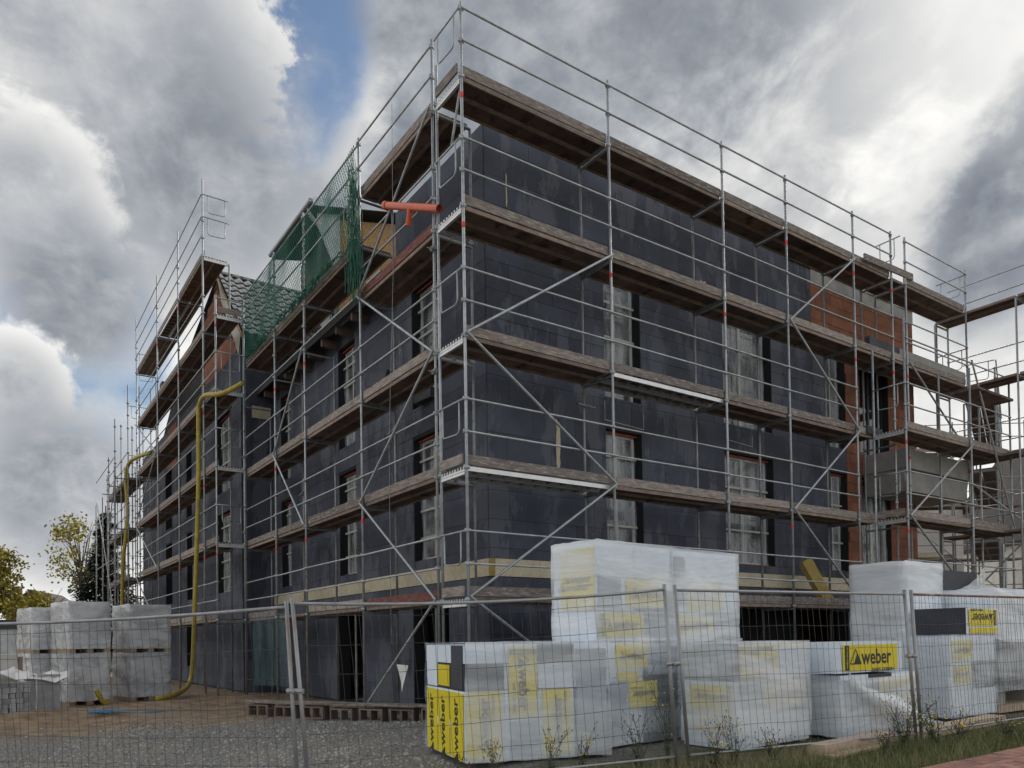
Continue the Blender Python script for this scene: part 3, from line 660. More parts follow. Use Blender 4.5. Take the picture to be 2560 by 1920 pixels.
# ------------------------------------------------------------------ scaffolds
RT = 0.0242
def deck_mesh(L, kind):
    """one scaffold deck board, local x along, y across 0..0.32, top at z=0"""
    def make():
        mb = MB()
        if kind == 'alu':
            mb.box((0, 0, -.006), (L, .32, 0), mi=1).box((0, 0, -.075), (L, .028, -.006), mi=0).box((0, .292, -.075), (L, .32, -.006), mi=0)
            n = int(L / .28)
            for i in range(1, n): mb.box((L * i / n - .015, .028, -.05), (L * i / n + .015, .292, -.008), mi=2)
            return mb.mesh('deck_board', ['alu', 'ply', 'steel_old'])
        mb.box((0, 0.022, -.030), (L, .298, 0), mi=0).box((0, 0, -.062), (L, .022, -.001), mi=1).box((0, .298, -.062), (L, .32, -.001), mi=1)
        for x in (0.0, L - .05): mb.box((x, .03, -.066), (x + .05, .29, -.031), mi=2)
        if L > 2.2: mb.box((L / 2 - .03, .022, -.045), (L / 2 + .03, .298, -.031), mi=0)
        return mb.mesh('deck_board', ['ply', 'plank_edge', 'steel_old'])
    return shared(('deck', round(L, 3), kind), make)
def standard_mesh(h, marks, m):
    def make():
        mb = MB().path([(0, 0, 0), (0, 0, h)], RT, 10)
        for z in marks: mb.path([(0, 0, z - .03), (0, 0, z + .03)], RT + .007, 8); mb.box((-.05, -.012, z - .02), (.05, .012, z + .035))
        return mb.mesh('standard', m, True)
    return shared(('std', round(h, 2), tuple(round(z, 2) for z in marks), m), make)
class Scaffold:
    def __init__(s, label, o, ax, inw, ts, w=0.73, group=None, levels=None, detail=True):
        s.o = Vector(o); s.ax = Vector(ax); s.inw = Vector(inw); s.ts = ts; s.w = w; s.detail = detail
        s.root = thing('scaffold', label, 'scaffold', s.o, group); s.rr = random.Random(int(abs(o[0] * 71 + o[1] * 31)) + len(ts))
        s.lv = levels or [lev(k) for k in range(1, 6)]
    def P(s, t, n, z): return Vector((s.o.x, s.o.y, 0)) + s.ax * t + s.inw * n + Vector((0, 0, z))
    def frame_m(s, t, n, z, flip=False):
        M = Matrix.Identity(4)
        for i, c in enumerate((s.ax, s.inw, Vector((0, 0, 1)))):
            for j in range(3): M[j][i] = c[j]
        return T(s.P(t, n, z)) @ M
    def post(s, t, n, z0, z1, marks, red=True, m='steel'):
        p = link('standard', standard_mesh(z1 - z0, [z - z0 for z in marks if z0 < z < z1], m), T(s.P(t, n, z0)), s.root)
        if red and s.detail:
            for z in s.lv:
                if z0 < z - .36 and z < z1 and s.rr.random() < .42:
                    tube('reflective_band', s.P(t, n, z - .38), s.P(t, n, z - .30), RT + .0035, 'red_band', p, 10)
        return p
    def transom(s, t, z, n0=0.0, n1=None, m='steel_old'):
        n1 = s.w if n1 is None else n1
        return tube('transom', s.P(t, n0, z - .095), s.P(t, n1, z - .095), .024, m, s.root)
    def end_transom(s, t, z):
        """perforated light transom shown at the open end of a run"""
        def make():
            mb = MB().box((-.022, .03, -.135), (-.016, s.w - .03, -.065)).box((-.022, .03, -.065), (.022, s.w - .03, -.060)).box((-.022, .03, -.140), (.022, s.w - .03, -.135))
            n = 9
            for i in range(n): y = .06 + (s.w - .12) * i / (n - 1); mb.box((-.030, y - .018, -.06), (-.012, y + .004, -.022))
            return mb.mesh('end_transom', 'alu')
        return link('end_transom', shared(('et', s.w), make), s.frame_m(t, 0, z), s.root)
    def deck(s, i, z, kind='wood', toe='toe', toes=True, n0=.045, t0=None, t1=None, boards=2):
        a = (s.ts[i] if t0 is None else t0) + .03; b = (s.ts[i + 1] if t1 is None else t1) - .03; L = round(b - a, 3)
        for k in range(boards): link('deck_board', deck_mesh(L, kind), s.frame_m(a, n0 + k * .335, z + s.rr.uniform(-.004, .004)), s.root)
        if toes: s.toe(a, b, z, toe)
    def toe(s, a, b, z, m='toe', n=0.03):
        M = s.frame_m(a, n, z); dz = s.rr.uniform(0, .012)
        bx('toe_board', (-.01, -.0, .006 + dz), (b - a + .01, .03, .156 + dz), m, s.root, M @ Matrix.Rotation(s.rr.uniform(-.002, .002), 4, 'Y'))
    def end_toe(s, t, z, m='toe'):
        M = s.frame_m(t, 0, z); bx('toe_board', (-.06, .05, .02), (-.03, s.w - .06, .17), m, s.root, M)
    def rail(s, i, z, n=-.03, t0=None, t1=None, m='steel', r=.0175):
        a = s.ts[i] if t0 is None else t0; b = s.ts[i + 1] if t1 is None else t1
        return tube('guard_rail', s.P(a, n, z), s.P(b, n, z + s.rr.uniform(-.012, .012)), r, m, s.root)
    def brace(s, t0, z0, t1, z1, n=-.06): return tube('brace', s.P(t0, n, z0), s.P(t1, n, z1), .0225, 'steel', s.root)
    def hoop(s, t, z, off=-.035, n0=.0, n1=None, drop=.5):
        n1 = s.w if n1 is None else n1; a, b = n0 + .14, n1 - .12; c = .07
        mb = MB().path([s.P(t + off, n0, z), s.P(t + off, n1, z)], .0165, 8)
        pts = [(a, 0), (a, -drop + c), (a + c * .35, -drop + c * .3), (a + c, -drop), (b - c, -drop + .02), (b - c * .3, -drop + c * .4), (b, -drop + c), (b, 0)]
        mb.path([s.P(t + off, n, z + q) for n, q in pts], .0125, 8)
        return build(mb, 'end_guard', 'steel', s.root, True)
    def coupler(s, t, n, z):
        mb = MB().path([s.P(t - .05, n, z), s.P(t + .05, n, z)], .04, 8).path([s.P(t, n - .05, z - .03), s.P(t, n + .05, z + .03)], .034, 8).path([s.P(t + .03, n - .09, z), s.P(t + .03, n + .02, z)], .012, 6)
        return build(mb, 'coupler', 'steel_old', s.root)

LV = [lev(k) for k in range(1, 6)]
marksR = [z + q for z in LV for q in (.5, 1.0)] + [z - .04 for z in LV]
# --- right-hand facade
sr = Scaffold('tall scaffold along the right-hand facade, from the near corner to the bare clay blocks', (0, 0, 0), (1, 0, 0), (0, 1, 0), [0, 3.07, 6.14, 8.21, 10.78, 12.44])
for i, t in enumerate(sr.ts):
    sr.post(t, 0, 0.0, LV[4] + 1.10, marksR)
    sr.post(t, .73, 0.0, LV[4] - .02 if i else LV[4] + .6, [z - .04 for z in LV], red=False, m='steel' if i == 0 else 'steel_old')
    for z in LV: sr.transom(t, z)
for i in range(5):
    for k, z in enumerate(LV):
        if i == 4 and k in (0, 1, 2): sr.deck(i, z, t1=sr.ts[4] + (.75 if k else .5), toes=(k != 0)); continue
        sr.deck(i, z, 'alu' if (i, k) in ((0, 1), (1, 2)) else 'wood')
        if k == 0 and i > 3: continue
        sr.rail(i, z + 1.0); sr.rail(i, z + .5)
for z in LV: sr.end_transom(0, z)
for k in (1, 2, 3, 4): sr.hoop(0, LV[k] + 1.0)
sr.hoop(0, LV[0] + 1.0)
sr.end_toe(0, LV[0]); sr.end_toe(0, LV[1]); sr.end_toe(0, LV[4], 'toe')
for a in ((0, LV[2], 3.07, LV[3]), (0, LV[2], 3.07, LV[1]), (3.07, LV[1], 0, LV[0]), (0, LV[0], 3.07, .15), (8.21, LV[3], 10.78, LV[4]), (8.21, LV[3], 10.78, LV[2]), (10.78, LV[2], 8.21, LV[1]), (8.21, LV[1], 10.78, LV[0])): sr.brace(*a)
for t, z in ((3.07, LV[2] - .45), (3.07, LV[3] + .15)):      # ties into the wall
    tube('wall_tie', sr.P(t - .25, .62, z), sr.P(t + .25, .70, z + .02), .022, 'steel_old', sr.root)
for k in (1, 3): sr.coupler(0.03, .73, LV[k] + .02)
# bracket posts under the top deck at the corner
tube('brace', (0.05, .05, LV[4] + .05), (.16, .55, LV[4] - .75), .02, 'steel', sr.root)

# --- left-hand facade
PY = [0.86, 3.62, 6.55, 8.55, 11.04]
sl_ = Scaffold('scaffold along the left-hand facade with green safety net on its upper deck', (0, 0, 0), (0, 1, 0), (1, 0, 0), PY)
for i, t in enumerate(PY):
    sl_.post(t, 0, 0.0, LV[4] + 1.12 if i < 4 else LV[3] + .9, marksR)
    sl_.post(t, .73, 0.0, LV[4] - .1 if i < 2 else LV[3] - .05, [z - .04 for z in LV], red=False, m='steel_old')
    for k, z in enumerate(LV):
        if i > 1 and k > 3: continue
        sl_.transom(t, z)
ND = LV[3] + 1.06
for i in range(4):
    for k, z in enumerate(LV):
        if k == 4 and i > 0: continue
        if k == 3 and i > 0: continue
        sl_.deck(i, z, toe='toe_red' if (i, k) in ((0, 3), (0, 0)) else 'toe', toes=not (k == 0 and i == 2))
        sl_.rail(i, z + 1.0); sl_.rail(i, z + .5)
    if i > 0:
        sl_.deck(i, ND, toe='toe'); sl_.transom(PY[i], ND); sl_.transom(PY[i + 1], ND)
        for q in (.95, 1.45, 1.9): sl_.rail(i, ND + q)
        sl_.rail(i, LV[3] + .05); sl_.deck(i, LV[3] - .0, toes=False, t0=PY[i], t1=PY[i + 1]) if False else None
for a in ((PY[0], LV[2], PY[1], LV[3]), (PY[0], LV[2], PY[1], LV[1]), (PY[1], LV[1], PY[0], LV[0]), (PY[0], LV[0], PY[1], .1), (PY[1], LV[3], PY[0], LV[4]),
          (PY[2], LV[3], PY[3], LV[2]), (PY[3], LV[2], PY[2], LV[1])): sl_.brace(*a)
for k in (2, 3): sl_.coupler(PY[0] - .02, -.03, LV[k] - .32)
sl_.coupler(PY[0], -.03, 1.15); sl_.coupler(PY[0], 0, LV[4] - .1)
for t, z in ((PY[1], LV[2] - .5), (PY[3], LV[1] + 1.1)): tube('wall_tie', sl_.P(t - .25, .62, z), sl_.P(t + .25, .70, z), .022, 'steel_old', sl_.root)

# green net hung on the rails of the upper deck
nm = MB(); rn = random.Random(9)
ya, yb, za, zb = PY[1] + .03, 10.95, ND + .02, ND + 1.92
def npt(y, z):
    sag = .03 * math.sin(5 * y) * math.sin(3.1 * z) + .05 * math.sin(1.7 * y + z); return Vector((-.055 + sag * .7, y, z + .02 * math.sin(4 * y)))
stp = .085; ny, nz_ = int((yb - ya) / stp), int((zb - za) / stp)
for i in range(ny + 1):
    for j in range(nz_):
        for s_ in (-1, 1):
            y0 = ya + i * stp; y1 = y0 + s_ * stp * .5 * (1 if j % 2 == 0 else -1) ; 
            p, q = npt(y0 + (0 if j % 2 == 0 else s_ * -.0), za + j * stp), npt(y0 + s_ * stp * .5, za + (j + 1) * stp)
            if j % 2: p, q = npt(y0 + s_ * stp * .5, za + j * stp), npt(y0, za + (j + 1) * stp)
            nm.path([p, q], .0058, 3, cap=False)
net = thing('safety_net', 'dark green safety net hung along the upper deck in front of the dormer', 'net', (-.05, ya, za))
stuff(build(nm, 'mesh_strands', 'net', net))
nb = MB()      # bunched hanging end of the net and rolled lower edge
for i in range(46):
    y = PY[1] + rn.uniform(-.16, .12); x = -.08 + rn.uniform(-.10, .05); z = ND + 1.3 + rn.uniform(-.4, .3); pts = [(x, y, z)]
    for j in range(10):
        z -= rn.uniform(.12, .30); y += rn.uniform(-.06, .06); x += rn.uniform(-.035, .035); pts.append((x, y, z))
        if z < ND - 1.1: break
    nb.path(pts, .007, 4, cap=False)
stuff(build(nb, 'bunched_end', 'net', net))
nb = MB()
for i in range(40):
    y = rn.uniform(ya, yb - 1.2); pts = [(-.06 + rn.uniform(-.05, .02), y + k * .2, ND + .10 + rn.uniform(-.09, .12)) for k in range(6)]; nb.path(pts, .010, 4, cap=False)
stuff(build(nb, 'rolled_edge', 'net', net))

# --- far end of the right facade: upper run behind the balcony
s3 = Scaffold('upper scaffold beyond the clay block wall, above the white balcony', (0, -.02, 0), (1, 0, 0), (0, 1, 0), [13.06, 16.20])
for t in s3.ts:
    s3.post(t, 0, 0.0, LV[4] + 1.12, marksR); s3.post(t, .73, 0.0, LV[4] - .05, [], red=False, m='steel_old')
    for k in (2, 3, 4): s3.transom(t, LV[k])
for k in (3, 4): s3.deck(0, LV[k]); s3.rail(0, LV[k] + 1); s3.rail(0, LV[k] + .5)
s3.deck(0, LV[4] + .01, t0=12.5, t1=13.06, toes=False); s3.deck(0, LV[3] + .01, t0=12.45, t1=13.06)
s3.hoop(13.06, LV[4] + 1.0, -.4, n0=-.1, n1=.5); s3.hoop(16.2, LV[4] + 1.0, .05); s3.hoop(16.2, LV[3] + 1.0, .05); s3.brace(13.06, LV[3], 16.2, LV[2])
bx('toe_board', (0, 0, 0), (2.2, .04, .16), 'toe', s3.root, T(11.2, -.05, LV[4] + .06) @ Matrix.Rotation(-.03, 4, 'Y'))
# --- bay in front of the balcony
s4 = Scaffold('scaffold bay standing forward of the white balcony at the right', (0, -.76, 0), (1, 0, 0), (0, 1, 0), [11.38, 14.50, 16.72], w=.70)
for i, t in enumerate(s4.ts):
    s4.post(t, 0, 0.0, 8.6 if i == 0 else 8.0, [z + q for z in LV[:3] for q in (-.04, .5, 1.0)]); s4.post(t, .70, 0.0, 8.05, [], red=False, m='steel')
    for z in LV[:3]: s4.transom(t, z)
for i in range(2):
    for k in (1, 2): s4.deck(i, LV[k], n0=.03); s4.rail(i, LV[k] + 1); s4.rail(i, LV[k] + .5)
    s4.rail(i, LV[0] + 1); s4.rail(i, LV[3] + .02)
for k in (1, 2): s4.end_transom(11.38, LV[k])
s4.end_toe(11.38, LV[1]); s4.hoop(11.38, LV[2] + 1.0); s4.hoop(11.38, LV[1] + 1.0)
s4.brace(11.38, LV[1], 14.5, LV[2]); s4.brace(11.38, LV[1], 14.5, LV[0]); s4.brace(16.72, LV[1], 14.5, LV[3] + .1)
# --- return run coming forward at the right edge
s5 = Scaffold('scaffold run coming forward at the right edge of the picture', (16.95, 0, 0), (0, -1, 0), (-1, 0, 0), [-.75, 1.15, 3.72])
for t in s5.ts:
    s5.post(t, 0, 0.0, LV[4] + .15, marksR); s5.post(t, .73, 0.0, LV[4] - .1, [], red=False)
    for z in LV: s5.transom(t, z)
for i in range(2):
    for k, z in enumerate(LV):
        s5.deck(i, z, toes=(k % 2 == 0)); s5.rail(i, z + 1.0); s5.rail(i, z + .5)
s5.brace(1.15, LV[1], -.75, LV[2]); s5.brace(-.75, LV[0], 1.15, LV[1]); s5.brace(1.15, LV[3], 3.72, LV[2])
bx('landing_deck', (14.6, -.9, LV[3] - .62), (16.6, -.25, LV[3] - .56), 'ply', s4.root)

s6 = Scaffold('inner scaffold running away behind the white balcony at the right', (17.9, 0, 0), (.94, .342, 0), (-.342, .94, 0), [0, 2.07, 4.64, 7.21], levels=LV[:4])
for t in s6.ts:
    s6.post(t, 0, 0.0, 8.9, marksR, red=False, m='steel_old'); s6.post(t, .73, 0.0, 8.0, [], red=False, m='steel_old')
    for z in LV[:4]: s6.transom(t, z)
for i in range(3):
    for k, z in enumerate(LV[:4]): s6.deck(i, z, toes=(k + i) % 2 == 0); s6.rail(i, z + 1.0); s6.rail(i, z + .5)
s6.brace(0, LV[0], 2.07, LV[1]); s6.brace(2.07, LV[2], 4.64, LV[1]); s6.brace(4.64, LV[0], 7.21, LV[1]); s6.hoop(0, LV[2] + 1); s6.hoop(0, LV[3] + 1)
# --- scaffold of the gable house
lv2 = [2.09, 4.18, 6.27, 8.36, 10.42, 12.60]; HX = -.82
QY = [10.94, 12.26, 15.42, 18.80, 23.05]
sh = Scaffold('stepped scaffold of the gable house on the left, with a yellow hose tied to it', (HX, 0, 0), (0, 1, 0), (1, 0, 0), QY, w=.76, levels=lv2)
mk2 = [z + q for z in lv2 for q in (-.04, .5, 1.0)]
for i, t in enumerate(QY):
    sh.post(t, 0, 0.0, (10.9 if i == 0 else 14.8), mk2); sh.post(t, .76, 0.0, 11.0 if i == 0 else 12.5, [z - .04 for z in lv2], red=False, m='steel' if i == 0 else 'steel_old')
    for k, z in enumerate(lv2):
        if i == 0 and k > 4: continue
        sh.transom(t, z)
for i in range(4):
    for k, z in enumerate(lv2):
        if k == 5 and i == 0: continue
        sh.deck(i, z, 'alu' if (i, k) == (2, 5) else 'wood', toes=not (k == 4 and i == 0)); 
        if k == 5:
            for q in (.55, 1.1, 1.75): sh.rail(i, z + q)
        elif not (k == 4 and i == 0): sh.rail(i, z + 1.0); sh.rail(i, z + .5)
for k in range(1, 5): sh.end_transom(QY[0], lv2[k])
for k in (1, 2, 3): sh.hoop(QY[0], lv2[k] + 1.0); sh.coupler(QY[0], .76, lv2[k] + .3)
sh.end_toe(QY[0], lv2[4]); sh.end_transom(QY[1], lv2[5]); sh.hoop(QY[1], lv2[5] + 1.1); sh.hoop(QY[1], lv2[5] + 1.75)
sh.hoop(QY[4], lv2[5] + .8, .05); sh.hoop(QY[4], lv2[5] + .2, .05)
tube('guard_rail', sh.P(QY[0], 0, 10.85), sh.P(QY[0], .76, 10.85), .02, 'steel', sh.root)
for a in ((QY[4], lv2[4], QY[3], lv2[3]), (QY[4], lv2[2], QY[3], lv2[1]), (QY[4], lv2[1], QY[3], lv2[0]), (QY[3], lv2[3], QY[4], lv2[2])): sh.brace(*a)
# further, lower scaffold at the end of the row
FY = [23.6, 25.4, 27.4, 29.6]
sf = Scaffold('far crowded scaffold at the left end of the row, in front of the spruce', (HX - .25, 0, 0), (0, 1, 0), (1, 0, 0), FY, w=.9, levels=lv2)
for i, t in enumerate(FY):
    zt = 12.2 if i < 1 else (11.0 if i < 2 else 9.6)
    for n in (0, .9, -.5, .45): sf.post(t, n, 0, zt - (1.5 if n < 0 else 0), mk2, red=False, m='steel_old')
for i in range(3):
    for k, z in enumerate(lv2[:4]):
        sf.deck(i, z); sf.rail(i, z + 1.0); sf.rail(i, z + .5); sf.transom(FY[i], z); sf.transom(FY[i], z, -.5, 0); sf.rail(i, z + .8, n=-.5)
for k in range(4): sf.brace(FY[k % 3], lv2[k], FY[k % 3 + 1], lv2[k + 1] if k < 3 else lv2[k] - 2, n=-.5)
for k in range(1, 5): sf.hoop(FY[0], lv2[k] + .9)

# ------------------------------------------------------------------ loose things on the scaffolds
op = thing('drain_pipe', 'orange red plastic drain pipe with a side branch lying across the scaffold rails', 'pipe', (-.06, .62, 8.45))
p0, p1 = Vector((-.075, 2.35, 9.36)), Vector((-.02, .30, 8.42)); dirp = (p1 - p0).normalized()
def ring_tube(mb, p, q, r): mb.path([p, q], r, 16, cap=False); mb.path([q, p], r * .9, 16, cap=False)
# the branch pipe itself
pa, pb_ = Vector((-.10, 2.36, 9.22)), Vector((-.04, .62, 8.30))
mbp = MB(); ring_tube(mbp, pa, pb_, .062); build(mbp, 'main_tube', 'orange_pipe', op, True)
mbp = MB(); ring_tube(mbp, pa, pa + (pb_ - pa).normalized() * .10, .072); build(mbp, 'socket', 'orange_pipe', op, True)
pm = pa + (pb_ - pa) * .50
mbp = MB(); ring_tube(mbp, pm, pm + Vector((.02, .12, -.26)), .050); build(mbp, 'branch', 'orange_pipe', op, True)

def eps_block(label, loc, size, rot, m='eps_plain', name='insulation_block', cat='insulation block'):
    mb = MB().box((0, 0, 0), size); mb.v[4] += Vector((.01, .01, 0)); mb.v[6] += Vector((-.012, -.01, 0))
    return tag(link(name, mb.mesh(name, m), T(loc) @ Euler(rot).to_matrix().to_4x4()), label, cat)
eps_block('dark grey foam block tilted on the third deck of the left-hand scaffold', (.10, 2.95, LV[2] + .05), (.35, .42, .36), (0.35, 0.05, .3))
eps_block('dark grey foam block lying on the second window ledge of the left wall', (WX - .12, 2.75, F2[0] + .005), (.32, .55, .2), (0, 0, .1))
eps_block('small dark foam offcut on the fourth deck of the right-hand scaffold near the corner', (.95, .30, LV[3] + .01), (.42, .28, .12), (0, -.1, .5))
eps_block('long dark grey foam board propped on the deck below the far clay wall', (11.6, .1, LV[3] + .02), (2.2, .12, .40), (0, 0, .02))
eps_block('yellow brown mineral wool board leaning against the right-hand wall by the lowest deck', (9.9, .30, LV[0] + .02), (.36, .12, 1.1), (-.28, -.38, 0), 'wool_yellow', 'mineral_wool_board', 'insulation board')
eps_block('dark foam offcut at the far end of the third deck on the right-hand scaffold', (11.2, -.02, LV[2] + .02), (.7, .25, .18), (0, 0, .05))
eps_block('dark square foam block standing on the deck in front of the far house chimney', (-.45, 19.9, 10.45), (.4, .4, .9), (0, 0, 0))

# yellow hoses
def hose(label, pts, r):
    P = [Vector(p) for p in pts]; fine = []
    for i in range(len(P) - 1):        # catmull-rom
        a, b, c, d = P[max(i - 1, 0)], P[i], P[i + 1], P[min(i + 2, len(P) - 1)]
        for k in range(8):
            t = k / 8; fine.append(.5 * ((2 * b) + (c - a) * t + (2 * a - 5 * b + 4 * c - d) * t * t + (3 * b - a - 3 * c + d) * t ** 3))
    fine.append(P[-1]); o = MB().path(fine, r, 12); return tag(link('hose', o.mesh('hose', 'hose', True)), label, 'hose')
hose('long yellow hose running down the gable house scaffold to the ground',
     [(-.4, 9.9, 8.25), (-.75, 10.6, 8.12), (-.95, 11.5, 8.30), (-.97, 12.05, 8.25), (-.97, 12.25, 7.9), (-.96, 12.32, 6.3), (-.97, 12.5, 4.6), (-1.0, 12.7, 2.6), (-1.05, 12.8, .9), (-1.2, 12.5, .35), (-1.6, 11.5, .17), (-2.2, 10.2, .12), (-2.6, 9.9, .10)], .062)
hose('second yellow hose hanging far left beside the crowded scaffold',
     [(-.75, 20.6, 8.75), (-.9, 22.4, 8.95), (-1.05, 23.6, 8.9), (-1.1, 24.0, 8.3), (-1.05, 23.9, 6.8), (-1.15, 24.4, 5.0), (-1.15, 24.8, 3.3), (-1.2, 24.9, 1.0)], .075)
hose('stub of yellow hose poking up in front of the wrapped pallets', [(-3.75, 9.3, .09), (-3.85, 9.25, .12), (-3.95, 9.2, .26), (-4.02, 9.18, .42)], .055)
# rope, loose ends
rr = random.Random(4); pts = [(-4.35, 7.2, .05)]
for i in range(26): pts.append((-4.1 + .35 * math.cos(i * 1.9) * rr.uniform(.3, 1), 7.1 + .45 * math.sin(i * 2.3) * rr.uniform(.3, 1), gh(-4.1, 7.1) + .03 + rr.uniform(0, .03)))
pts += [(-3.4, 6.9, gh(-3.4, 6.9) + .02), (-2.8, 7.1, gh(-2.8, 7.1) + .02)]
mb = MB().path(pts, .012, 5); tag(link('rope', mb.mesh('rope', 'rope_blue')), 'tangle of blue rope on the bare soil in front of the pallets', 'rope')
mb = MB().path([(-.02, 2.2, LV[4] + .9), (.02, 2.3, 8.0), (.0, 2.5, 5.0), (.05, 2.6, 1.4)], .005, 5); tag(link('cable', mb.mesh('cable', 'steel_old')), 'thin hanging cable in front of the left-hand facade near the corner', 'cable')
mb = MB(); mb.quad([(-.08, 1.75, 1.02), (-.06, 2.2, 1.03), (-.05, 2.06, .72), (-.1, 1.95, .55)]); mb.quad([(-.08, 1.75, 1.02), (-.1, 1.95, .55), (-.14, 1.85, .65)])
tag(link('plastic_scrap', mb.mesh('plastic_scrap', 'shred')), 'torn scrap of white plastic hanging on the fence left of the foam packs', 'plastic')
# teal sheet, low block stack with a board on it
mb = MB()
for i in range(6):
    for j in range(7): mb.v.append(Vector((-.32 + .10 * i + .02 * math.sin(j), 9.4 - .25 * i + .07 * math.sin(i * 2.2 + j * .6), .35 + j * .30)))
mb.f = [(i * 7 + j, i * 7 + 7 + j, i * 7 + 8 + j, i * 7 + 1 + j) for i in range(5) for j in range(6)]; mb.m = [0] * len(mb.f)
tag(link('plastic_sheet', mb.mesh('plastic_sheet', 'film_teal', True)), 'bluish translucent plastic sheet hanging under the lowest deck of the left-hand scaffold', 'plastic sheet')
bs = thing('block_stack', 'low row of hollow building blocks topped with a plank, below the left-hand scaffold', 'block stack', (-1.2, 4.6, 0))
for i in range(7):
    x, y = -1.75 + .36 * i, 5.3 - .52 * i
    Mb = T(x, y, gh(x, y)) @ Matrix.Rotation(-.96, 4, 'Z')
    hb = MB().box((0, 0, 0), (.03, .24, .24)).box((.45, 0, 0), (.48, .24, .24)).box((.03, 0, 0), (.45, .03, .24)).box((.03, .21, 0), (.45, .24, .24)).box((.22, .03, 0), (.25, .21, .24))
    link('hollow_block', shared('hblock', lambda: hb.mesh('hollow_block', 'block_red')), Mb @ Matrix.Rotation(math.pi / 2, 4, 'X') @ T(0, 0, -.24), bs)
bx('plank', (-.1, -.02, .25), (4.1, .26, .29), 'toe', bs, T(-1.75, 5.3, 0) @ Matrix.Rotation(-.965, 4, 'Z'))

# ------------------------------------------------------------------ site fence
def fence_panel(label, a, b, za, zb, lean, seed, sag=0.0, top='fence_steel', pitch=.105, h=2.0, left_post=True, right_post=True, hook=.02):
    """wire mesh site fence between the feet a and b (x, y); za, zb = ground there; lean = how far the top leans (vector)"""
    A, B = Vector((a[0], a[1], za)), Vector((b[0], b[1], zb)); d = (B - A); L = d.length; dn = d.normalized(); ln = Vector((lean[0], lean[1], 0))
    f = thing('fence_panel', label, 'fence', A, 'site fence panels'); rr = random.Random(seed)
    nrm = Vector((-dn.y, dn.x, 0)).normalized()
    def P(u, z, off=0.0):
        p = A + dn * u + Vector((0, 0, z)) + ln * (z / h) + nrm * off
        return p + Vector((0, 0, -sag * 4 * (u / L) * (1 - u / L) * (z / h)))
    for on, u in ((left_post, 0.0), (right_post, L)):
        if on: build(MB().path([P(u, 0), P(u, h + .03)], .021, 12), 'post', 'fence_steel', f, True)
    build(MB().path([P(L * k / 8, h - .03) for k in range(9)], .017, 10), 'top_rail', top, f, True)
    build(MB().path([P(L * k / 8, .12) for k in range(9)], .015, 8), 'bottom_rail', 'fence_steel', f, True)
    w = MB(); n = int(L / pitch)
    for i in range(1, n):
        u = L * i / n; ph = rr.uniform(0, 6); amp = rr.uniform(.002, .012)
        w.path([P(u + amp * math.sin(ph + k * .9), .12 + (h - .15) * k / 8, .012 * math.sin(ph + k)) for k in range(9)], .0022, 4, cap=False)
    m = int((h - .1) / .29)
    for j in range(1, m + 1):
        z = .12 + (h - .15) * j / (m + .4); ph = rr.uniform(0, 6)
        w.path([P(L * k / 18, z + .006 * math.sin(ph + k * 1.1), .006 + .012 * math.sin(ph + k)) for k in range(19)], .0025, 4, cap=False)
    stuff(build(w, 'wire_mesh', 'wire', f))
    if hook: 
        c = P(L - .0, 1.15); build(MB().path([c - dn * .05, c + dn * .12], .028, 8).path([c + dn * .035 - nrm * .05, c + dn * .035 + nrm * .05], .014, 6), 'clamp', 'fence_steel', f)
    return f
FA = (-8.6, 2.55); FB0 = (-3.60, -2.36); FB = (-3.50, -2.40); FC0 = (.32, -3.62); FC = (.50, -3.64); FD0 = (4.28, -4.22); FD = (4.38, -4.24); FE = (8.6, -4.35)
fence_panel('sagging fence panel at the left edge, in front of the gravel and pallets', FA, FB0, -.16, -.18, (-.10, .02), 1, sag=.12, pitch=.10)
fence_panel('fence panel left of centre whose bent top rail crosses the near scaffold corner', FB, FC0, -.15, 0.0, (-.17, -.02), 2, sag=.06)
fence_panel('fence panel in front of the middle foam packs, between the two leaning post pairs', FC, FD0, 0.0, 0.0, (-.15, .03), 3)
fence_panel('rightmost fence panel with rusty striped top rail', FD, FE, 0.0, 0.02, (-.12, .03), 4, top='fence_rust' if 'fence_rust' in MATS else 'fence_steel', pitch=.085, hook=0)

# ------------------------------------------------------------------ insulation packs
TXT = {}
def text_mesh(s, m, bold=.02):
    if (s, m) in TXT: return TXT[(s, m)]
    cu = bpy.data.curves.new('lettering', 'FONT'); cu.body = s; cu.size = 1.0; cu.align_x = 'CENTER'; cu.align_y = 'CENTER'; cu.offset = bold; cu.resolution_u = 3
    ob = bpy.data.objects.new('lettering', cu); COL.objects.link(ob); bpy.context.view_layer.update()
    me = bpy.data.meshes.new_from_object(ob.evaluated_get(bpy.context.evaluated_depsgraph_get())); bpy.data.objects.remove(ob)
    me.materials.clear(); me.materials.append(MATS[m]); TXT[(s, m)] = me; return me
def logo_mesh(m):
    """triangle mark left of the lettering"""
    def make():
        mb = MB(); o = [(-.30, -.26), (.62, -.26), (.16, .42)]
        for i in range(3):
            a, b = Vector((*o[i], 0)), Vector((*o[(i + 1) % 3], 0)); n = Vector((-(b - a).y, (b - a).x, 0)).normalized() * .03
            mb.quad([a - n, b - n, b + n, a + n])
        mb.quad([(.02, -.25, .001), (.60, -.25, .001), (.28, .22, .001)]); return mb.mesh('logo_mark', m)
    return shared(('logo', m), make)
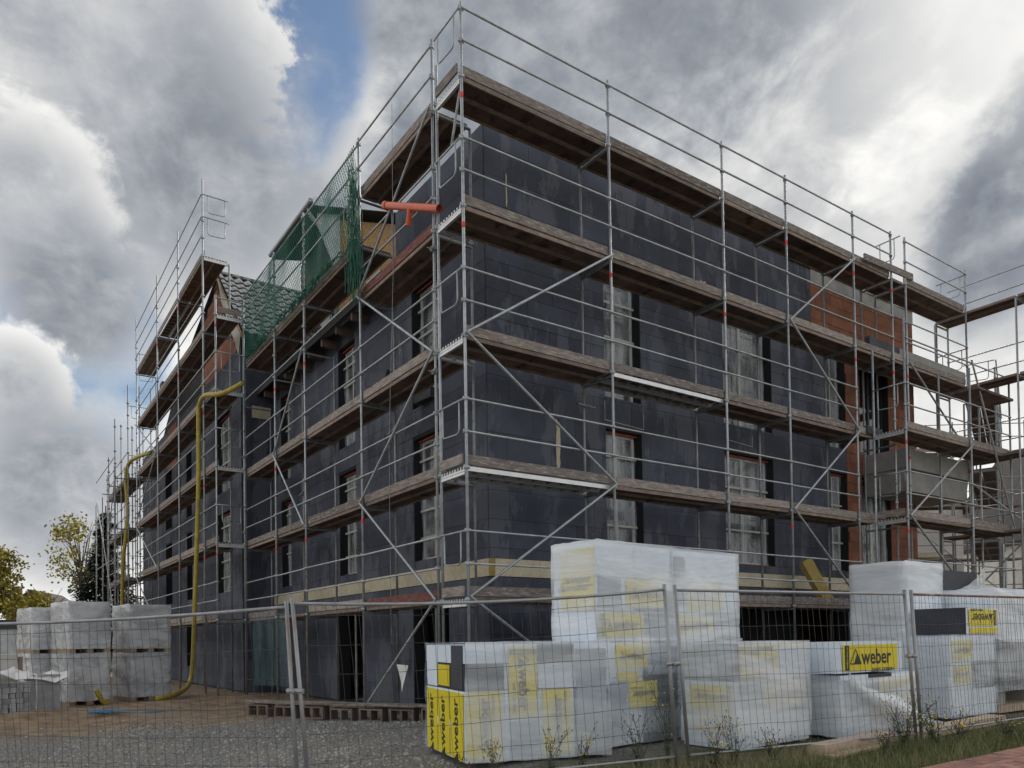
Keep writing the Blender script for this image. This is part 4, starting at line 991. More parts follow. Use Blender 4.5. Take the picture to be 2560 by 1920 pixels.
class Pack:
    """stack of foam board bundles in printed sleeves under stretch film; local x along the front, y into depth, z up"""
    def __init__(s, label, loc, rot, w, d, h, group='wrapped foam board packs', name='insulation_pack', cat='insulation pack'):
        s.M = T(loc) @ Matrix.Rotation(rot, 4, 'Z'); s.w, s.d, s.h = w, d, h
        s.root = thing(name, label, cat, s.M, group); s.rr = random.Random(int(abs(loc[0] * 97 + loc[1] * 53 + loc[2] * 11)))
    def face(s, side):
        F = Matrix.Identity(4)
        if side == 'front': cols = ((1, 0, 0), (0, 0, 1), (0, -1, 0)); o = (0, 0, 0)
        elif side == 'left': cols = ((0, -1, 0), (0, 0, 1), (-1, 0, 0)); o = (0, s.d, 0)
        for i, c in enumerate(cols):
            for j in range(3): F[j][i] = c[j]
        return s.M @ T(o) @ F
    def core(s, rows, cols, m='sleeve', gap=.006):
        """bundles: grid of blocks over the pack"""
        zs = [s.h * i / rows for i in range(rows + 1)] if isinstance(rows, int) else rows; xs_ = [s.w * i / cols for i in range(cols + 1)] if isinstance(cols, int) else cols
        for j in range(len(zs) - 1):
            for i in range(len(xs_) - 1):
                k = m if isinstance(m, str) else m[(i + j * (len(xs_) - 1)) % len(m)]
                q = s.rr.uniform(0, .012); bx('bundle', (xs_[i] + gap, gap + q, zs[j] + gap), (xs_[i + 1] - gap, s.d - gap - q, zs[j + 1] - gap), k, s.root, s.M)
    def patch(s, side, u0, u1, z0, z1, m='yellow', name='print'):
        return bx(name, (u0, z0, -.002 if m != 'yellow' else .0), (u1, z1, .007 if m == 'yellow' else .004), m, s.root, s.face(side))
    def text(s, side, t, u, z, size, rot=0, m='ink', mark=False, off=.0095):
        F = s.face(side) @ T(u, z, off) @ Matrix.Rotation(rot, 4, 'Z') @ Matrix.Diagonal((size, size, 1, 1))
        link('lettering', text_mesh(t, m), F, s.root)
        if mark: link('logo_mark', logo_mesh(m), F @ T(-1.95, -.02, 0), s.root)
    def brand(s, side, u0, u1, z0, z1, rot=0, m='ink', therm=True, sub=True):
        """yellow printed panel with its lettering"""
        s.patch(side, u0, u1, z0, z1); cu, cz = (u0 + u1) / 2, (z0 + z1) / 2
        W, H = (u1 - u0, z1 - z0); q = abs(round(rot / (math.pi / 2))) % 2; lw, lh = (H, W) if q else (W, H)
        sz = min(lw / 4.3, lh / 1.2); Rm = Matrix.Rotation(rot, 2)
        def at(x, y): v = Rm @ Vector((x, y)); return cu + v.x, cz + v.y
        s.text(side, 'weber', *at(sz * .45, 0), sz, rot, m, True)
        if sub: s.text(side, 'SAINT-GOBAIN', *at(sz * 1.0, -sz * .62), sz * .28, rot, m)
        if therm:
            bw = lw * .075; x = -lw / 2 + bw * .9
            F = s.face(side) @ T(*at(x, 0), .008) @ Matrix.Rotation(rot, 4, 'Z')
            bx('print', (-bw / 2, -lh / 2 + .01, 0), (bw / 2, lh / 2 - .01, .0012), 'ink', s.root, F)
            link('lettering', text_mesh('weber.therm', 'yellow'), F @ T(0, 0, .002) @ Matrix.Rotation(math.pi / 2, 4, 'Z') @ Matrix.Diagonal((lh * .155, lh * .155, 1, 1)), s.root)
    def film(s, m='film_pack', e=.03, z0=0.0, z1=None, sides='flrbt', wob=.012, seed=None, open_left=False):
        z1 = s.h + .02 if z1 is None else z1; rr = random.Random(seed or int(s.w * 1000)); mb = MB(); nz = 12
        ring = []
        n = 10
        x0, x1, y0, y1 = -e, s.w + e, -e, s.d + e; c = .03
        def side_pts(a, b, k): return [(a[0] + (b[0] - a[0]) * i / k, a[1] + (b[1] - a[1]) * i / k) for i in range(k)]
        ring += side_pts((x0 + c, y0), (x1 - c, y0), n) + side_pts((x1 - c, y0), (x1, y0 + c), 2) + side_pts((x1, y0 + c), (x1, y1 - c), n) + side_pts((x1, y1 - c), (x1 - c, y1), 2)
        ring += side_pts((x1 - c, y1), (x0 + c, y1), n) + side_pts((x0 + c, y1), (x0, y1 - c), 2) + side_pts((x0, y1 - c), (x0, y0 + c), n) + side_pts((x0, y0 + c), (x0 + c, y0), 2)
        N = len(ring); cx, cy = s.w / 2, s.d / 2
        for j in range(nz + 1):
            z = z0 + (z1 - z0) * j / nz
            for i, (x, y) in enumerate(ring):
                q = rr.uniform(-wob, wob) * .5 + wob * .6 * math.sin(z * 9 + i * .35); v = Vector((x - cx, y - cy, 0)).normalized()
                mb.v.append(Vector((x, y, z + rr.uniform(-.01, .01))) + v * (max(q, -.015)))
        for j in range(nz):
            for i in range(N):
                if open_left and i >= N - 2 - n - 1: continue
                mb.f.append((j * N + i, j * N + (i + 1) % N, (j + 1) * N + (i + 1) % N, (j + 1) * N + i)); mb.m.append(0)
        mb.f.append(tuple(nz * N + i for i in range(N))); mb.m.append(0)
        return link('film', mb.mesh('film', m, True), s.M, s.root)

H2 = math.pi / 2
# A: front left pack with a bright yellow end
A = Pack('wrapped foam pack at the front left with a bright yellow printed end', (-1.50, -2.12, .02), -.236, 1.90, 1.50, 1.37)
A.core([0, .83, 1.14, 1.37], [0, .50, .94, 1.42, 1.9], ['sleeve', 'sleeve', 'sleeve', 'eps_plain', 'eps_plain', 'sleeve', 'sleeve', 'sleeve', 'sleeve', 'sleeve', 'eps_plain', 'sleeve'])
A.brand('front', .02, .46, .04, .82, H2, therm=False); A.brand('front', .56, .92, .50, 1.33, -H2, therm=True); A.brand('front', .99, 1.37, .04, .82, H2, therm=False)
A.patch('front', 1.45, 1.86, .05, 1.3, 'film_grey' if 'film_grey' in MATS else 'veil'); A.patch('front', .56, .92, .04, .46, 'veil')
for i, (a, b) in enumerate(((.06, .48), (.52, .96), (1.0, 1.46))):
    A.patch('left', a, b, .02, .80); A.text('left', 'weber', (a + b) / 2 - .02, .42, .24, H2, 'ink', True)
    A.patch('left', b - .09, b + .03, .36, .46, 'shred', 'slip') if i < 2 else None
A.patch('left', .55, .98, .86, 1.12); A.patch('left', 1.05, 1.45, .84, 1.36, 'eps_plain'); A.patch('left', .06, .5, .84, 1.36, 'sleeve')
A.film('film_pack', seed=3, open_left=True)
# B: lower tier and the two tall packs on it
B0 = Pack('wrapped foam pack under the two tall white packs, partly hidden by the fence posts', (.56, -2.22, .02), .10, 3.3, .80, 1.37)
B0.core([0, .45, .9, 1.37], [0, .85, 1.65, 2.5, 3.3], ['sleeve', 'eps_plain', 'sleeve', 'sleeve'])
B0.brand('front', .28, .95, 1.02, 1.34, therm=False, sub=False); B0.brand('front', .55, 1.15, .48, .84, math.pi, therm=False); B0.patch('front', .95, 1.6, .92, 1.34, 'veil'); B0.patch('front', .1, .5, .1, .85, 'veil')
B0.patch('front', .30, .75, .86, .98); B0.film('film_pack', seed=5)
B1 = Pack('tall white wrapped foam pack on the upper tier, left one of the middle pair', (.50, -2.20, 1.40), .10, 1.62, .76, 1.30)
B1.core([0, .40, .85, 1.30], [0, .8, 1.62], ['sleeve', 'sleeve', 'sleeve', 'eps_plain', 'sleeve', 'sleeve'])
B1.brand('front', .62, 1.5, .45, .84, therm=False, sub=False); B1.brand('front', .06, .95, .06, .36, therm=True, sub=False); B1.patch('front', 1.0, 1.58, .04, .38, 'veil'); B1.patch('front', .06, .5, .45, .86, 'veil')
B1.brand('left', .15, .74, .42, 1.22, therm=False); B1.text('left', 'weber', .45, .72, .15, 0, 'ink_grey', True); B1.film('film_soft', seed=6, z0=-.01)
B2 = Pack('tall white wrapped foam pack on the upper tier, right one of the middle pair', (.50 + 1.65 * math.cos(.10), -2.20 + 1.65 * math.sin(.10), 1.40), .10, 1.68, .76, 1.30)
B2.core([0, .40, .85, 1.30], [0, .8, 1.68], ['sleeve', 'eps_plain', 'sleeve', 'sleeve', 'sleeve', 'sleeve'])
B2.brand('front', .35, 1.25, .44, .84, math.pi, therm=False, sub=False); B2.brand('front', .08, .98, .05, .36, therm=False, sub=False); B2.patch('front', 1.0, 1.6, .05, .38, 'veil'); B2.patch('front', .05, .3, .5, 1.2, 'veil'); B2.film('film_soft', seed=7, z0=-.01)
# C: pack right of the fence posts
Cc = Pack('square wrapped foam pack just right of the middle fence posts, lettering upside down', (1.74, -3.36, .02), .07, 1.72, .80, 1.33)
Cc.core([0, .42, .86, 1.33], [0, .85, 1.72], ['sleeve', 'sleeve', 'sleeve', 'eps_plain', 'eps_plain', 'sleeve'])
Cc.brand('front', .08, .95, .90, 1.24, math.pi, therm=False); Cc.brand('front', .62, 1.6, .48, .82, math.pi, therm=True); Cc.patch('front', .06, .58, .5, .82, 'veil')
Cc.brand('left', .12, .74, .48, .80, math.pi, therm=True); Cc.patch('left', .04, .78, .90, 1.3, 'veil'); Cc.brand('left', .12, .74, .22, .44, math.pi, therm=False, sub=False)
Cc.text('left', '032/240', .30, 1.20, .08, .05, 'ink_grey'); Cc.film('film_soft', seed=8, z0=.06)
Cc.patch('front', .04, 1.7, 1.29, 1.32)
for xx in (.05, .8, 1.5): bx('pallet_block', (xx, .02, -.02), (xx + .16, .78, .0), 'pallet_wood', Cc.root, Cc.M)
# D: low pack with the torn film, and the bright panel box on it
D1 = Pack('low foam pack with torn white film trailing, under the bright yellow printed box', (3.86, -3.46, .02), -.02, 1.95, 1.0, .86)
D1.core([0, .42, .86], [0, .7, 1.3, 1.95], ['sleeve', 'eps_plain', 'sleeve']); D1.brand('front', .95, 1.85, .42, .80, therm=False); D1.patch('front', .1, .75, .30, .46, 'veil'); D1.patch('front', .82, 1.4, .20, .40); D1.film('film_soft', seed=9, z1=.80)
D2 = Pack('foam board box with large bright yellow printed panel, unwrapped, on the low pack', (3.72, -3.47, .90), .0, 1.78, .5, .45, group=None)
D2.core(1, 1, 'sleeve'); D2.brand('front', .18, 1.62, .035, .40)
mb = MB()      # trailing film
n, m_ = 14, 6
for i in range(n + 1):
    t = i / n; x = 3.80 + 2.45 * t; z = .92 * (1 - t) ** 1.1 * (1 - .1 * math.sin(t * 9)) + .05
    for j in range(m_ + 1):
        q = j / m_; mb.v.append(Vector((x + .03 * math.sin(j * 2 + i), -3.53 - .10 * math.sin(3.1 * q) - .22 * t, z - q * (.16 + .16 * math.sin(t * 3.14)) + .02 * math.sin(i * 2.1 + j))))
mb.f = [(i * (m_ + 1) + j, (i + 1) * (m_ + 1) + j, (i + 1) * (m_ + 1) + j + 1, i * (m_ + 1) + j + 1) for i in range(n) for j in range(m_)]; mb.m = [0] * len(mb.f)
tf = build(mb, 'film_trail', 'film_soft', D1.root, True)
D4 = Pack('foam pack carrying the tall creamy white pack, seen above the yellow printed box', (7.51, -2.49, .02), .0, 1.32, .9, 1.37)
D4.core(3, 2, ['sleeve', 'sleeve', 'eps_plain']); D4.patch('front', .1, 1.3, .75, .95, 'veil'); D4.film('film_soft', seed=11)
D3 = Pack('tall creamy white wrapped foam pack on the upper tier at the right', (7.53, -2.51, 1.41), .0, 1.30, .90, 1.30)
D3.core(3, 1, ['sleeve']); D3.patch('left', .1, .75, .3, .55, 'eps_plain'); D3.film('film_soft', seed=12, e=.035, z0=-.04); D3.film('film_soft', seed=13, e=.05, z0=.0)
D5 = Pack('foam pack with dark open top and flapping film, right of the tall creamy pack', (9.02, -2.35, 1.41), .0, 1.80, .8, 1.28)
D5.core([0, .75, 1.25], [0, .14, 1.75], ['sleeve', 'sleeve', 'yellow', 'eps_plain']); D5.brand('front', .2, .9, .3, .6, therm=False); D5.film('film_pack', seed=14, z1=.80, e=.05)
mb = MB()
for i in range(11):
    t = i / 10
    for j in range(6): q = j / 5; mb.v.append(D5.M @ Vector((.15 + 1.6 * t, -.08 - .05 * math.sin(6 * t + q * 3), .74 + q * (.03 + .58 * t * t) + .01 * math.sin(i * 3))))
mb.f = [(i * 6 + j, i * 6 + 6 + j, i * 6 + 7 + j, i * 6 + 1 + j) for i in range(10) for j in range(5)]; mb.m = [0] * len(mb.f)
build(mb, 'film_flap', 'film_soft', D5.root, True)
D6 = Pack('broad wrapped foam pack on the ground at the right, below the dark box', (7.10, -3.40, .06), .0, 1.62, .85, 1.33)
D6.core([0, .45, .9, 1.34], [0, .8, 1.66], ['sleeve', 'sleeve', 'sleeve', 'eps_plain', 'sleeve', 'sleeve']); D6.brand('front', .1, .78, .95, 1.26, therm=False, sub=False); D6.brand('front', .15, .7, .55, .84, math.pi, therm=False); D6.patch('front', .9, 1.55, .5, .84, 'veil'); D6.film('film_pack', seed=15)
D7 = Pack('dark foam box with upside down yellow printed end on the broad right-hand pack', (7.68, -3.42, 1.42), -.04, 1.08, .84, .44, group=None)
D7.core(1, [0, 1.08], 'sleeve'); D7.patch('left', .0, .83, .005, .45, 'eps_plain'); D7.brand('front', .08, 1.00, .14, .42, math.pi, therm=True); D7.patch('front', .1, 1.0, .02, .11)
D8 = Pack('dark wrapped foam pack at the right edge of the picture, lower tier', (8.95, -3.35, .40), .0, 2.4, 1.0, .9)
D8.core(2, 2, ['eps_plain', 'sleeve']); D8.film('film_pack', seed=16)
bx('pallet', (0, 0, -.38), (2.2, 1.0, -.25), 'pallet_wood', D8.root, D8.M); bx('pallet_leg', (.1, .1, -.40), (.5, .9, -.385), 'pallet_wood', D8.root, D8.M)
for xx in (.2, 1.7): bx('support_block', (xx, .1, -.25), (xx + .35, .8, -.005), 'concrete', D8.root, D8.M)
D9 = Pack('cream wrapped foam pack at the right edge of the picture, upper tier', (9.0, -3.3, 1.32), .03, 2.3, .85, .9)
D9.core(2, 2, ['sleeve']); D9.patch('front', .15, .85, .1, .42, 'sleeve'); D9.film('film_soft', seed=17)
# small stack of paper bags and timber
bg_ = thing('bag_stack', 'small heap of paper cement bags between the two right-hand packs', 'bags', (3.62, -2.4, 0))
for i in range(7):
    mb = MB().box((0, 0, 0), (.55, .36, .11)); mb.v = [v + Vector((random.uniform(-.02, .02), random.uniform(-.02, .02), random.uniform(-.015, .015))) for v in mb.v]
    link('bag', mb.mesh('bag', ('bag', 'yellow', 'shred', 'bag', 'jamb')[i % 5]), T(3.4 + random.uniform(-.03, .03), -2.6, .03 + i * .115), bg_)
def beam(label, a, b, w, h, z=0.0, m='timber'):
    a, b = Vector((*a, z)), Vector((*b, z)); d = b - a; an = math.atan2(d.y, d.x)
    mb = MB().box((0, 0, 0), (d.length, w, h)); mb.v[5] += Vector((-.1, 0, 0)); mb.v[6] += Vector((-.06, 0, 0))
    return tag(link('timber_beam', mb.mesh('timber_beam', m), T(a) @ Matrix.Rotation(an, 4, 'Z')), label, 'timber')
beam('pale timber beam lying in the grass below the torn film', (2.35, -4.12), (4.35, -3.98), .22, .13, -.01)
beam('longer pale timber beam lying beyond the right-hand fence post', (4.62, -4.10), (7.85, -3.90), .24, .12, -.01)
beam('thin board half hidden in the grass under the pale beam', (2.25, -4.30), (3.9, -4.17), .16, .03, -.005, 'pallet_wood')

# ------------------------------------------------------------------ wrapped pallets on the left
def pallet(label, loc, rot, w, d, h, seed, skirt=True):
    M = T(loc) @ Matrix.Rotation(rot, 4, 'Z'); r = thing('wrapped_pallet', label, 'pallet', M, 'wrapped pallets left')
    for k in range(3): bx('pallet_block', (.0 + k * (w - .14) / 2, .0, .0), (.14 + k * (w - .14) / 2, d, .10), 'pallet_wood', r, M)
    for k in range(5): bx('pallet_slat', (-.01, k * (d - .1) / 4, .101), (w + .01, k * (d - .1) / 4 + .1, .124), 'pallet_wood', r, M)
    nb_ = 3; q = d / 2
    for k in range(2):
        for j in range(2): bx('block_column', (.02 + j * w / 2, .02 + k * q, .126), (w / 2 + j * w / 2 - .015, q + k * q - .015, .125 + h - .02), 'stone', r, M)
    pk = Pack.__new__(Pack); pk.M = M; pk.w, pk.d, pk.h = w, d, .125 + h; pk.root = r; pk.film('film_pallet', e=.02, z0=.10, z1=.125 + h + .02, wob=.02, seed=seed)
    return r
pr_ = .24
tiers = [((-4.46, 10.36), 'middle of the left row', .95, 1.25), ((-2.98, 11.12), 'right end of the left row beside the scaffold', 1.05, 1.15), ((-5.15, 11.65), 'left end of the row behind the stone pile', .95, 1.2)]
for i, ((x, y), nm_, w_, d_) in enumerate(tiers):
    dz = gh(x + .3, y + .4)
    pallet('grey wrapped pallet on the ground, ' + nm_, (x, y, dz), pr_, w_, d_, 1.10, 50 + i)
    pallet('grey wrapped pallet stacked on top, ' + nm_, (x + .01, y + .02, dz + 1.25), pr_, w_, d_, 1.10 - (.1 if i == 2 else 0), 60 + i)
# stone block pile at the left edge
sp = thing('stone_pile', 'pile of small grey stone blocks at the left edge with torn plastic on top', 'stone pile', (-6.2, 7.6, 0)); rr = random.Random(21)
for r_ in range(7):
    for c_ in range(11):
        for d_ in range(2):
            w_ = .10 + rr.uniform(0, .02); x = -6.75 + c_ * .125 + rr.uniform(-.008, .008); y = 7.55 + d_ * .14 + .25 * (c_ * .125)
            bx('stone', (x, y, -.02 + r_ * .105), (x + w_, y + .13, -.02 + r_ * .105 + .095 + rr.uniform(0, .008)), 'stone', sp)
Mx = T(-5.36, 8.35, -.02)
pk = thing('paver_pallet', 'wrapped grey paving stones with torn plastic beside the stone pile', 'pallet', Mx)
bx('paver_block', (0, 0, 0), (.55, .9, .85), 'stone', pk, Mx); bx('strap', (.10, -.004, 0), (.125, .9, .855), 'shred', pk, Mx)
mb = MB()
for i in range(7):
    for j in range(5): mb.v.append(Mx @ Vector((-.75 + i * .24, -.12 + j * .22, .86 + .07 * math.sin(i * 2.3 + j) + (.10 if i < 3 else 0) - (.0 if 0 < j < 4 else .12))))
mb.f = [(i * 5 + j, i * 5 + 5 + j, i * 5 + 6 + j, i * 5 + 1 + j) for i in range(6) for j in range(4)]; mb.m = [0] * len(mb.f)
build(mb, 'torn_plastic', 'shred', pk)
Mx = T(-6.9, 9.2, 0); pk = thing('block_pallet', 'pale blocks under white film behind the stone pile at the left edge', 'pallet', Mx)
for j in range(3): bx('block_row', (0, 0, .0 + j * .42), (1.35, .8, .415 + j * .42), 'render_base', pk, Mx)
bx('roof_tile_edge', (1.36, .0, .75), (1.44, .6, 1.2), 'block_red', pk, Mx)

# ------------------------------------------------------------------ plants
rg = random.Random(31)
def blade(mb, x, y, z, h, w, rr, bend=.5):
    a = rr.random() * 6.283; dx, dy = math.cos(a), math.sin(a); bx_, by_ = rr.uniform(-bend, bend) * h, rr.uniform(-bend, bend) * h; i = len(mb.v)
    mb.v += [Vector((x - dx * w, y - dy * w, z)), Vector((x + dx * w, y + dy * w, z)), Vector((x + dx * w * .6 + bx_ * .4, y + dy * w * .6 + by_ * .4, z + h * .6)), Vector((x - dx * w * .6 + bx_ * .4, y - dy * w * .6 + by_ * .4, z + h * .6)), Vector((x + bx_, y + by_, z + h))]
    mb.f += [(i, i + 1, i + 2, i + 3), (i + 3, i + 2, i + 4)]; mb.m += [0, 0]
gb, dg = MB(), MB()
for _ in range(26000):
    x = rg.uniform(-1.3, 8.5); y = rg.uniform(-5.26, -3.2)
    edge = -3.55 - .10 * x if x < 4 else -4.1
    if y > edge + .25 * math.sin(x * 3.1): continue
    dens = .55 + .45 * math.sin(x * 1.7 + 1.3) * math.sin(y * 5.1) + (.3 if y < -4.4 else 0)
    if rg.random() > dens: continue
    near = y < -4.35
    if rg.random() < (.72 if near else .35): blade(gb, x, y, gh(x, y) - .005, rg.uniform(.05, .17) * (1.25 if near else .8), rg.uniform(.002, .0045), rg)
    else: blade(dg, x, y, gh(x, y) - .005, rg.uniform(.05, .22), rg.uniform(.0015, .003), rg, .7)
o = stuff(link('grass', gb.mesh('grass', 'grass'))); tag(o, 'short green grass along the foot of the fence at the right', 'grass')
o = stuff(link('dry_grass', dg.mesh('dry_grass', 'dry_grass'))); tag(o, 'dry straw coloured grass among the weeds below the fence', 'grass')
def weed(label, x, y, h, spread, nst, flowers, seed):
    rr = random.Random(seed); z = gh(x, y) - .01; r = thing('flowering_weed', label, 'weed', (x, y, z), 'weeds along the fence')
    st, lf, fl, bd = MB(), MB(), MB(), MB()
    for i in range(nst):
        an = rr.random() * 6.283; hh = h * rr.uniform(.55, 1.0); lx, ly = spread * rr.uniform(.2, 1) * math.cos(an), spread * rr.uniform(.2, 1) * math.sin(an)
        base = Vector((x + rr.uniform(-.05, .05), y + rr.uniform(-.05, .05), z)); pts = [base + Vector((lx * t * t, ly * t * t, hh * t)) for t in (0, .25, .5, .75, 1)]
        st.path(pts, [.005, .0045, .004, .003, .002], 4, cap=False)
        for b in range(rr.randint(4, 7)):
            t = rr.uniform(.4, 1.0); p = base + Vector((lx * t * t, ly * t * t, hh * t)); d = Vector((rr.uniform(-1, 1), rr.uniform(-1, 1), rr.uniform(.5, 1.4))).normalized() * rr.uniform(.06, .18) * h * 1.6
            st.path([p, p + d * .5 + Vector((0, 0, -.01)), p + d], [.002, .0018, .0015], 3, cap=False); e = p + d
            if rr.random() < flowers:
                i0 = len(fl.v); fr = rr.uniform(.012, .019)
                for k in range(8): fl.v.append(e + Vector((fr * math.cos(k * .785), fr * math.sin(k * .785), .003 * (k % 2))))
                fl.v.append(e + Vector((0, 0, .010)))
                for k in range(8): fl.f.append((i0 + k, i0 + (k + 1) % 8, i0 + 8)); fl.m.append(0)
            else: bd.path([e, e + Vector((0, 0, .016))], .006, 5)
        for k in range(16):
            t = rr.uniform(.05, .8); p = base + Vector((lx * t * t, ly * t * t, hh * t)); a2 = rr.random() * 6.283; L = rr.uniform(.03, .09) * (1.2 - t); d = Vector((math.cos(a2), math.sin(a2), rr.uniform(-.2, .7))) * L; s_ = Vector((-d.y, d.x, 0)) * .22
            lf.quad([p, p + d * .5 + s_, p + d, p + d * .5 - s_])
    stuff(build(st, 'stems', 'weed', r)); stuff(build(lf, 'leaves', 'weed', r)); stuff(build(bd, 'seed_heads', 'bark', r))
    if fl.v: stuff(build(fl, 'flowers', 'petal', r))
W_ = [('tall spindly weed with seed heads in front of the pack under the tall white pair', .62, -3.25, .85, .30, 8, .12, 1), ('low weed with yellow flowers at the foot of the middle fence posts', .75, -3.80, .42, .25, 7, .5, 2),
      ('small weed in front of the yellow printed panel of the front left pack', -1.62, -2.9, .36, .2, 6, .15, 3), ('thin weed in front of the centre of the front left pack', -.95, -3.0, .42, .22, 6, .25, 4),
      ('sparse weed with orange flower before the front left pack', -.55, -3.05, .40, .2, 5, .5, 5), ('bushy dark weed at the right corner of the front left pack', .15, -3.25, .50, .28, 8, .1, 6),
      ('large bushy weed left of the right-hand fence posts', 3.55, -4.42, .52, .36, 12, .10, 7), ('large bushy weed with yellow flowers at the foot of the right-hand fence posts', 4.15, -4.50, .50, .35, 12, .25, 8),
      ('yellow flowering weed right of the right-hand fence posts', 4.75, -4.55, .36, .28, 9, .45, 9), ('low weed in the grass below the thin board', 2.9, -4.55, .34, .25, 8, .06, 10), ('low leafy weed under the square wrapped pack', 1.55, -3.95, .32, .25, 8, .15, 11),
      ('straggling weed at the edge of the brick pavement', 5.6, -4.75, .30, .3, 9, .12, 12), ('thin weed beside the yellow end of the front left pack', -1.9, -2.75, .28, .15, 5, .1, 13), ('leafy weed between the middle posts and the square pack', 1.15, -3.72, .42, .2, 7, .2, 14)]
for a in W_: weed(*a[:3], a[3] * 1.25, a[4] * 1.15, *a[5:])

def leaf_tree(label, base, h, rad, crown_z, nclump, nleaf, m, seed, leaf=.12, trunk=.16, name='broadleaf_tree', bare=0.0, squash=1.1):
    rr = random.Random(seed); r = thing(name, label, 'tree', base); b = Vector(base); tr = MB(); lf = MB()
    tr.path([b, b + Vector((.1, .05, h * .35)), b + Vector((0, .1, h * .75))], [trunk, trunk * .75, trunk * .25], 8)
    for c in range(nclump):
        an = rr.random() * 6.283; ph = rr.uniform(-.9, 1); q = rad * rr.uniform(.35, 1.0); rr2 = math.sqrt(max(.05, 1 - ph * ph * .85))
        cp = b + Vector((q * math.cos(an) * rr2, q * math.sin(an) * rr2, crown_z + rad * squash * ph)); s0 = b + Vector((0, 0, min(h * .7, crown_z * rr.uniform(.55, .95))))
        tr.path([s0, (s0 + cp) / 2 + Vector((0, 0, .15 * rad)), cp], [trunk * .3, trunk * .16, .012], 5, cap=False)
        if rr.random() < bare: continue
        cs = rad * rr.uniform(.18, .36)
        for _ in range(nleaf):
            v = Vector((rr.gauss(0, 1), rr.gauss(0, 1), rr.gauss(0, .8))) * cs * .6; p = cp + v; a = Vector((rr.uniform(-1, 1), rr.uniform(-1, 1), rr.uniform(-1, 1))).normalized() * leaf * rr.uniform(.6, 1.2); w = a.cross(Vector((rr.uniform(-1, 1), rr.uniform(-1, 1), rr.uniform(-1, 1)))).normalized() * leaf * .38
            lf.quad([p - a * .5, p + w, p + a * .5, p - w])
    build(tr, 'trunk', 'bark', r); build(lf, 'crown', m, r); return r
leaf_tree('tall yellowing tree behind the spruce at the left', (.2, 53.0, 0), 10.4, 2.6, 7.9, 55, 45, 'leaf_yellow', 5, leaf=.26, bare=.3)
leaf_tree('yellow green tree at the left edge of the picture', (-5.75, 31.0, 0), 5.6, 1.25, 4.3, 50, 80, 'leaf_yellow', 6, leaf=.17, squash=1.25)
leaf_tree('low yellow bush behind the white hall at the left edge', (-3.9, 33.5, 0), 3.2, 1.4, 2.4, 40, 80, 'leaf_yellow', 8, leaf=.17, name='yellow_bush')
leaf_tree('bare branched bush beside the yellow tree at the left', (-3.2, 35.5, 0), 4.2, 1.25, 3.4, 34, 12, 'leaf_yellow', 7, leaf=.12, bare=.85, trunk=.09, name='bare_bush')
def spruce(label, base, h, rad, seed):
    rr = random.Random(seed); r = thing('spruce_tree', label, 'tree', base); b = Vector(base); tr = MB().path([b, b + Vector((0, 0, h))], [.22, .03], 8); lf = MB()
    n = 30
    for k in range(n):
        t = k / n; z = h * (.10 + .88 * t); R_ = rad * (1 - t) ** .85 + .08
        for j in range(int(9 - 4 * t)):
            an = rr.random() * 6.283; L = R_ * rr.uniform(.65, 1.12); d = Vector((math.cos(an), math.sin(an), 0)); p0 = b + Vector((0, 0, z)); tip = p0 + d * L + Vector((0, 0, -.22 * L + rr.uniform(-.1, .15)))
            tr.path([p0, (p0 + tip) / 2 + Vector((0, 0, .05)), tip], [.03, .02, .008], 4, cap=False); side = Vector((-d.y, d.x, 0))
            for q in range(int(26 + 44 * L)):
                s = rr.uniform(.12, 1.0); p = p0 + (tip - p0) * s; wd = .32 * L * (1.1 - s) + .12; o = side * rr.uniform(-wd, wd) + Vector((0, 0, rr.uniform(-.28, .06))); a = (side * (1 if o.dot(side) > 0 else -1) + d * .6 + Vector((0, 0, rr.uniform(-.7, .1)))).normalized() * rr.uniform(.16, .34)
                w = a.cross(Vector((0, 0, 1))).normalized() * .05; pp = p + o; lf.quad([pp - w, pp + a * .5 - w * 1.2, pp + a, pp + a * .5 + w * 1.2, pp + w])
    build(tr, 'trunk', 'bark', r); build(lf, 'crown', 'needles', r)
spruce('dark green spruce behind the far left scaffold', (-.25, 36.5, 0), 9.3, 2.9, 4)

# ------------------------------------------------------------------ background houses
def gable_box(label, loc, rot, w, d, hw, hr, mw, mr, wins=(), name='house', over=.3, rows=True):
    M = T(loc) @ Matrix.Rotation(rot, 4, 'Z'); r = thing(name, label, 'house', M)
    mb = MB().prism([(0, -.2), (w, -.2), (w, hw), (w / 2, hr), (0, hw)], 0, d); link('wall', mb.mesh('wall', mw), M, r)
    sl2 = (hr - hw) / (w / 2); ro = MB()
    for s_ in (0, 1):
        x0, x1 = (-over, w / 2) if s_ == 0 else (w + over, w / 2); z0 = hw - over * sl2
        ro.prism([(x0, z0 + .03), (x1, hr + .03), (x1, hr + .22), (x0, z0 + .22)], -over, d + over)
    rf_ = link('roof', ro.mesh('roof', mr), M, r)
    for (a, b, c, e) in wins:
        wd = bx('window', (a, -.03, c), (b, .02, e), 'frame_white', r, M); bx('pane', (a + .06, -.045, c + .06), (b - .06, -.032, e - .06), 'glass', r, M)
    return r, M
h1, M1 = gable_box('distant brick house with chimney behind the trees at the left edge', (-4.6, 60.5, 0), -.35, 3.9, 8, 4.4, 5.75, 'brick_far', 'roof_far', [(1.4, 2.3, 2.2, 3.4)])
bx('chimney', (.15, 1.0, 4.4), (.75, 1.6, 6.3), 'brick_far', h1, M1)
ha = thing('site_hall', 'low white hall with dark roof edge at the left border', 'building', (-9.5, 26.2, 0))
bx('wall', (-9.5, 26.2, -.2), (-4.75, 34, 2.12), 'hall_white', ha); bx('roof_edge', (-9.6, 26.1, 2.121), (-4.68, 34.1, 2.5), 'hall_dark', ha)
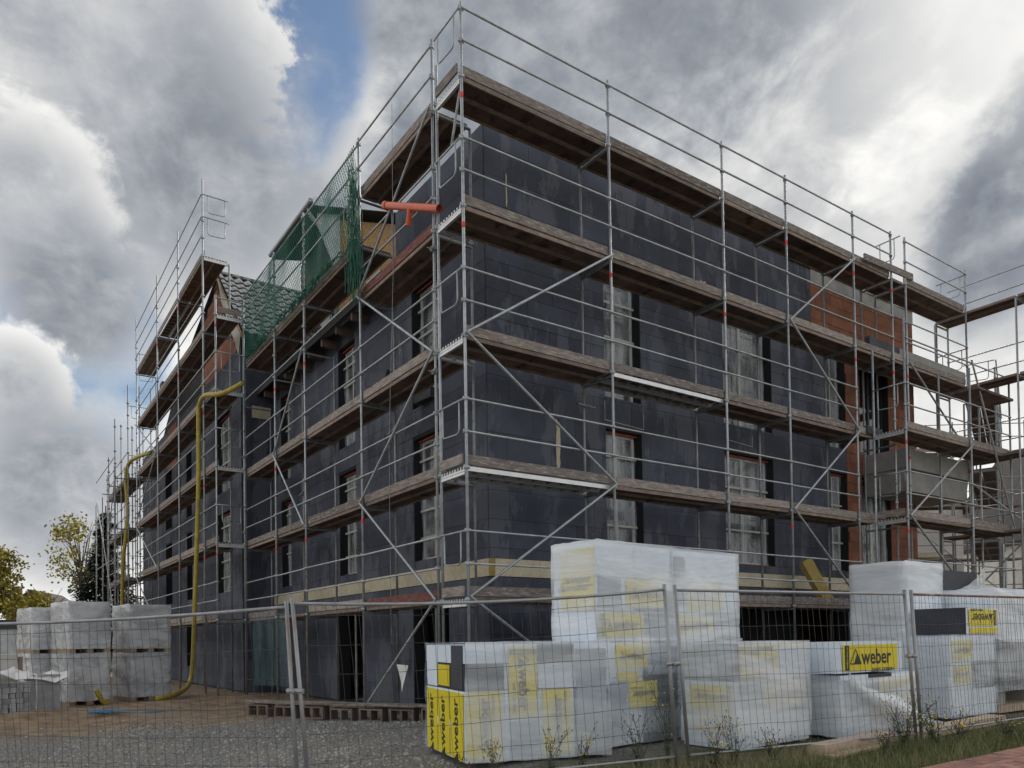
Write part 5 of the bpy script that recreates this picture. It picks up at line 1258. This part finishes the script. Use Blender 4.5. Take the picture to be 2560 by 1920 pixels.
for i in range(4): bx('wall_seam', (-8.6 + i * .95, 26.185, 0), (-8.58 + i * .95, 26.199, 2.1), 'hall_dark', ha)
h2, M2 = gable_box('white house with dark gable roof behind the scaffold at the right', (19.6, 9.0, 0), -.62, 8.0, 9, 6.4, 10.8, 'plaster', 'roof_far', [(1.0, 2.2, 1.0, 3.0), (4.6, 5.8, 1.0, 3.0), (1.2, 2.4, 4.0, 5.6), (4.8, 5.8, 4.0, 5.6)])
h3, M3 = gable_box('further white house with steep roof, far right', (27.5, 1.8, 0), -.62, 7.0, 8, 5.2, 9.6, 'plaster', 'roof_far', [(1.0, 2.2, 1.0, 2.8), (4.4, 5.6, 1.0, 2.8), (3.0, 4.0, 4.2, 5.8)])
bx('shed_wall', (8.2, -6.0, 0), (10.2, -1.0, 3.1), 'hall_dark', h3, M3)
ax1 = (M2.to_3x3() @ Vector((1, 0, 0))); in1 = (M2.to_3x3() @ Vector((0, 1, 0)))
o1 = M2 @ Vector((-.8, -1.3, 0))
sg = Scaffold('scaffold in front of the white house at the right', (o1.x, o1.y, 0), ax1, in1, [0, 2.57, 5.14, 7.71, 10.28], w=.73, levels=[2.2, 4.2, 6.2, 8.2], detail=False)
for t in sg.ts:
    sg.post(t, 0, 0, 9.3, [], red=False, m='steel_old'); sg.post(t, .73, 0, 8.2, [], red=False, m='steel_old')
for i in range(4):
    for z in sg.lv: sg.deck(i, z, toes=(i % 2 == 0)); sg.rail(i, z + 1, m='steel_old'); sg.rail(i, z + .5, m='steel_old')
sg.brace(0, 2.2, 2.57, 4.2); sg.brace(2.57, 4.2, 5.14, 2.2); sg.brace(5.14, 6.2, 7.71, 4.2); sg.brace(10.28, 2.2, 7.71, 4.2)
eps_block('yellow wool board lying on the far scaffold before the white house', tuple(sg.P(5.4, .1, 4.23)), (.5, 1.6, .18), (0, 0, math.atan2(ax1.y, ax1.x) - 1.57), 'wool', 'mineral_wool_board', 'insulation board')
o2 = M3 @ Vector((-.8, -1.3, 0))
si = Scaffold('scaffold around the furthest white house at the right edge', (o2.x, o2.y, 0), ax1, in1, [0, 2.57, 5.14, 7.71], w=.73, levels=[2.2, 4.2, 6.2], detail=False)
for t in si.ts:
    si.post(t, 0, 0, 8.6, [], red=False, m='steel_old'); si.post(t, .73, 0, 7.4, [], red=False, m='steel_old')
for i in range(3):
    for z in si.lv: si.deck(i, z, toes=False); si.rail(i, z + 1, m='steel_old'); si.rail(i, z + .5, m='steel_old')
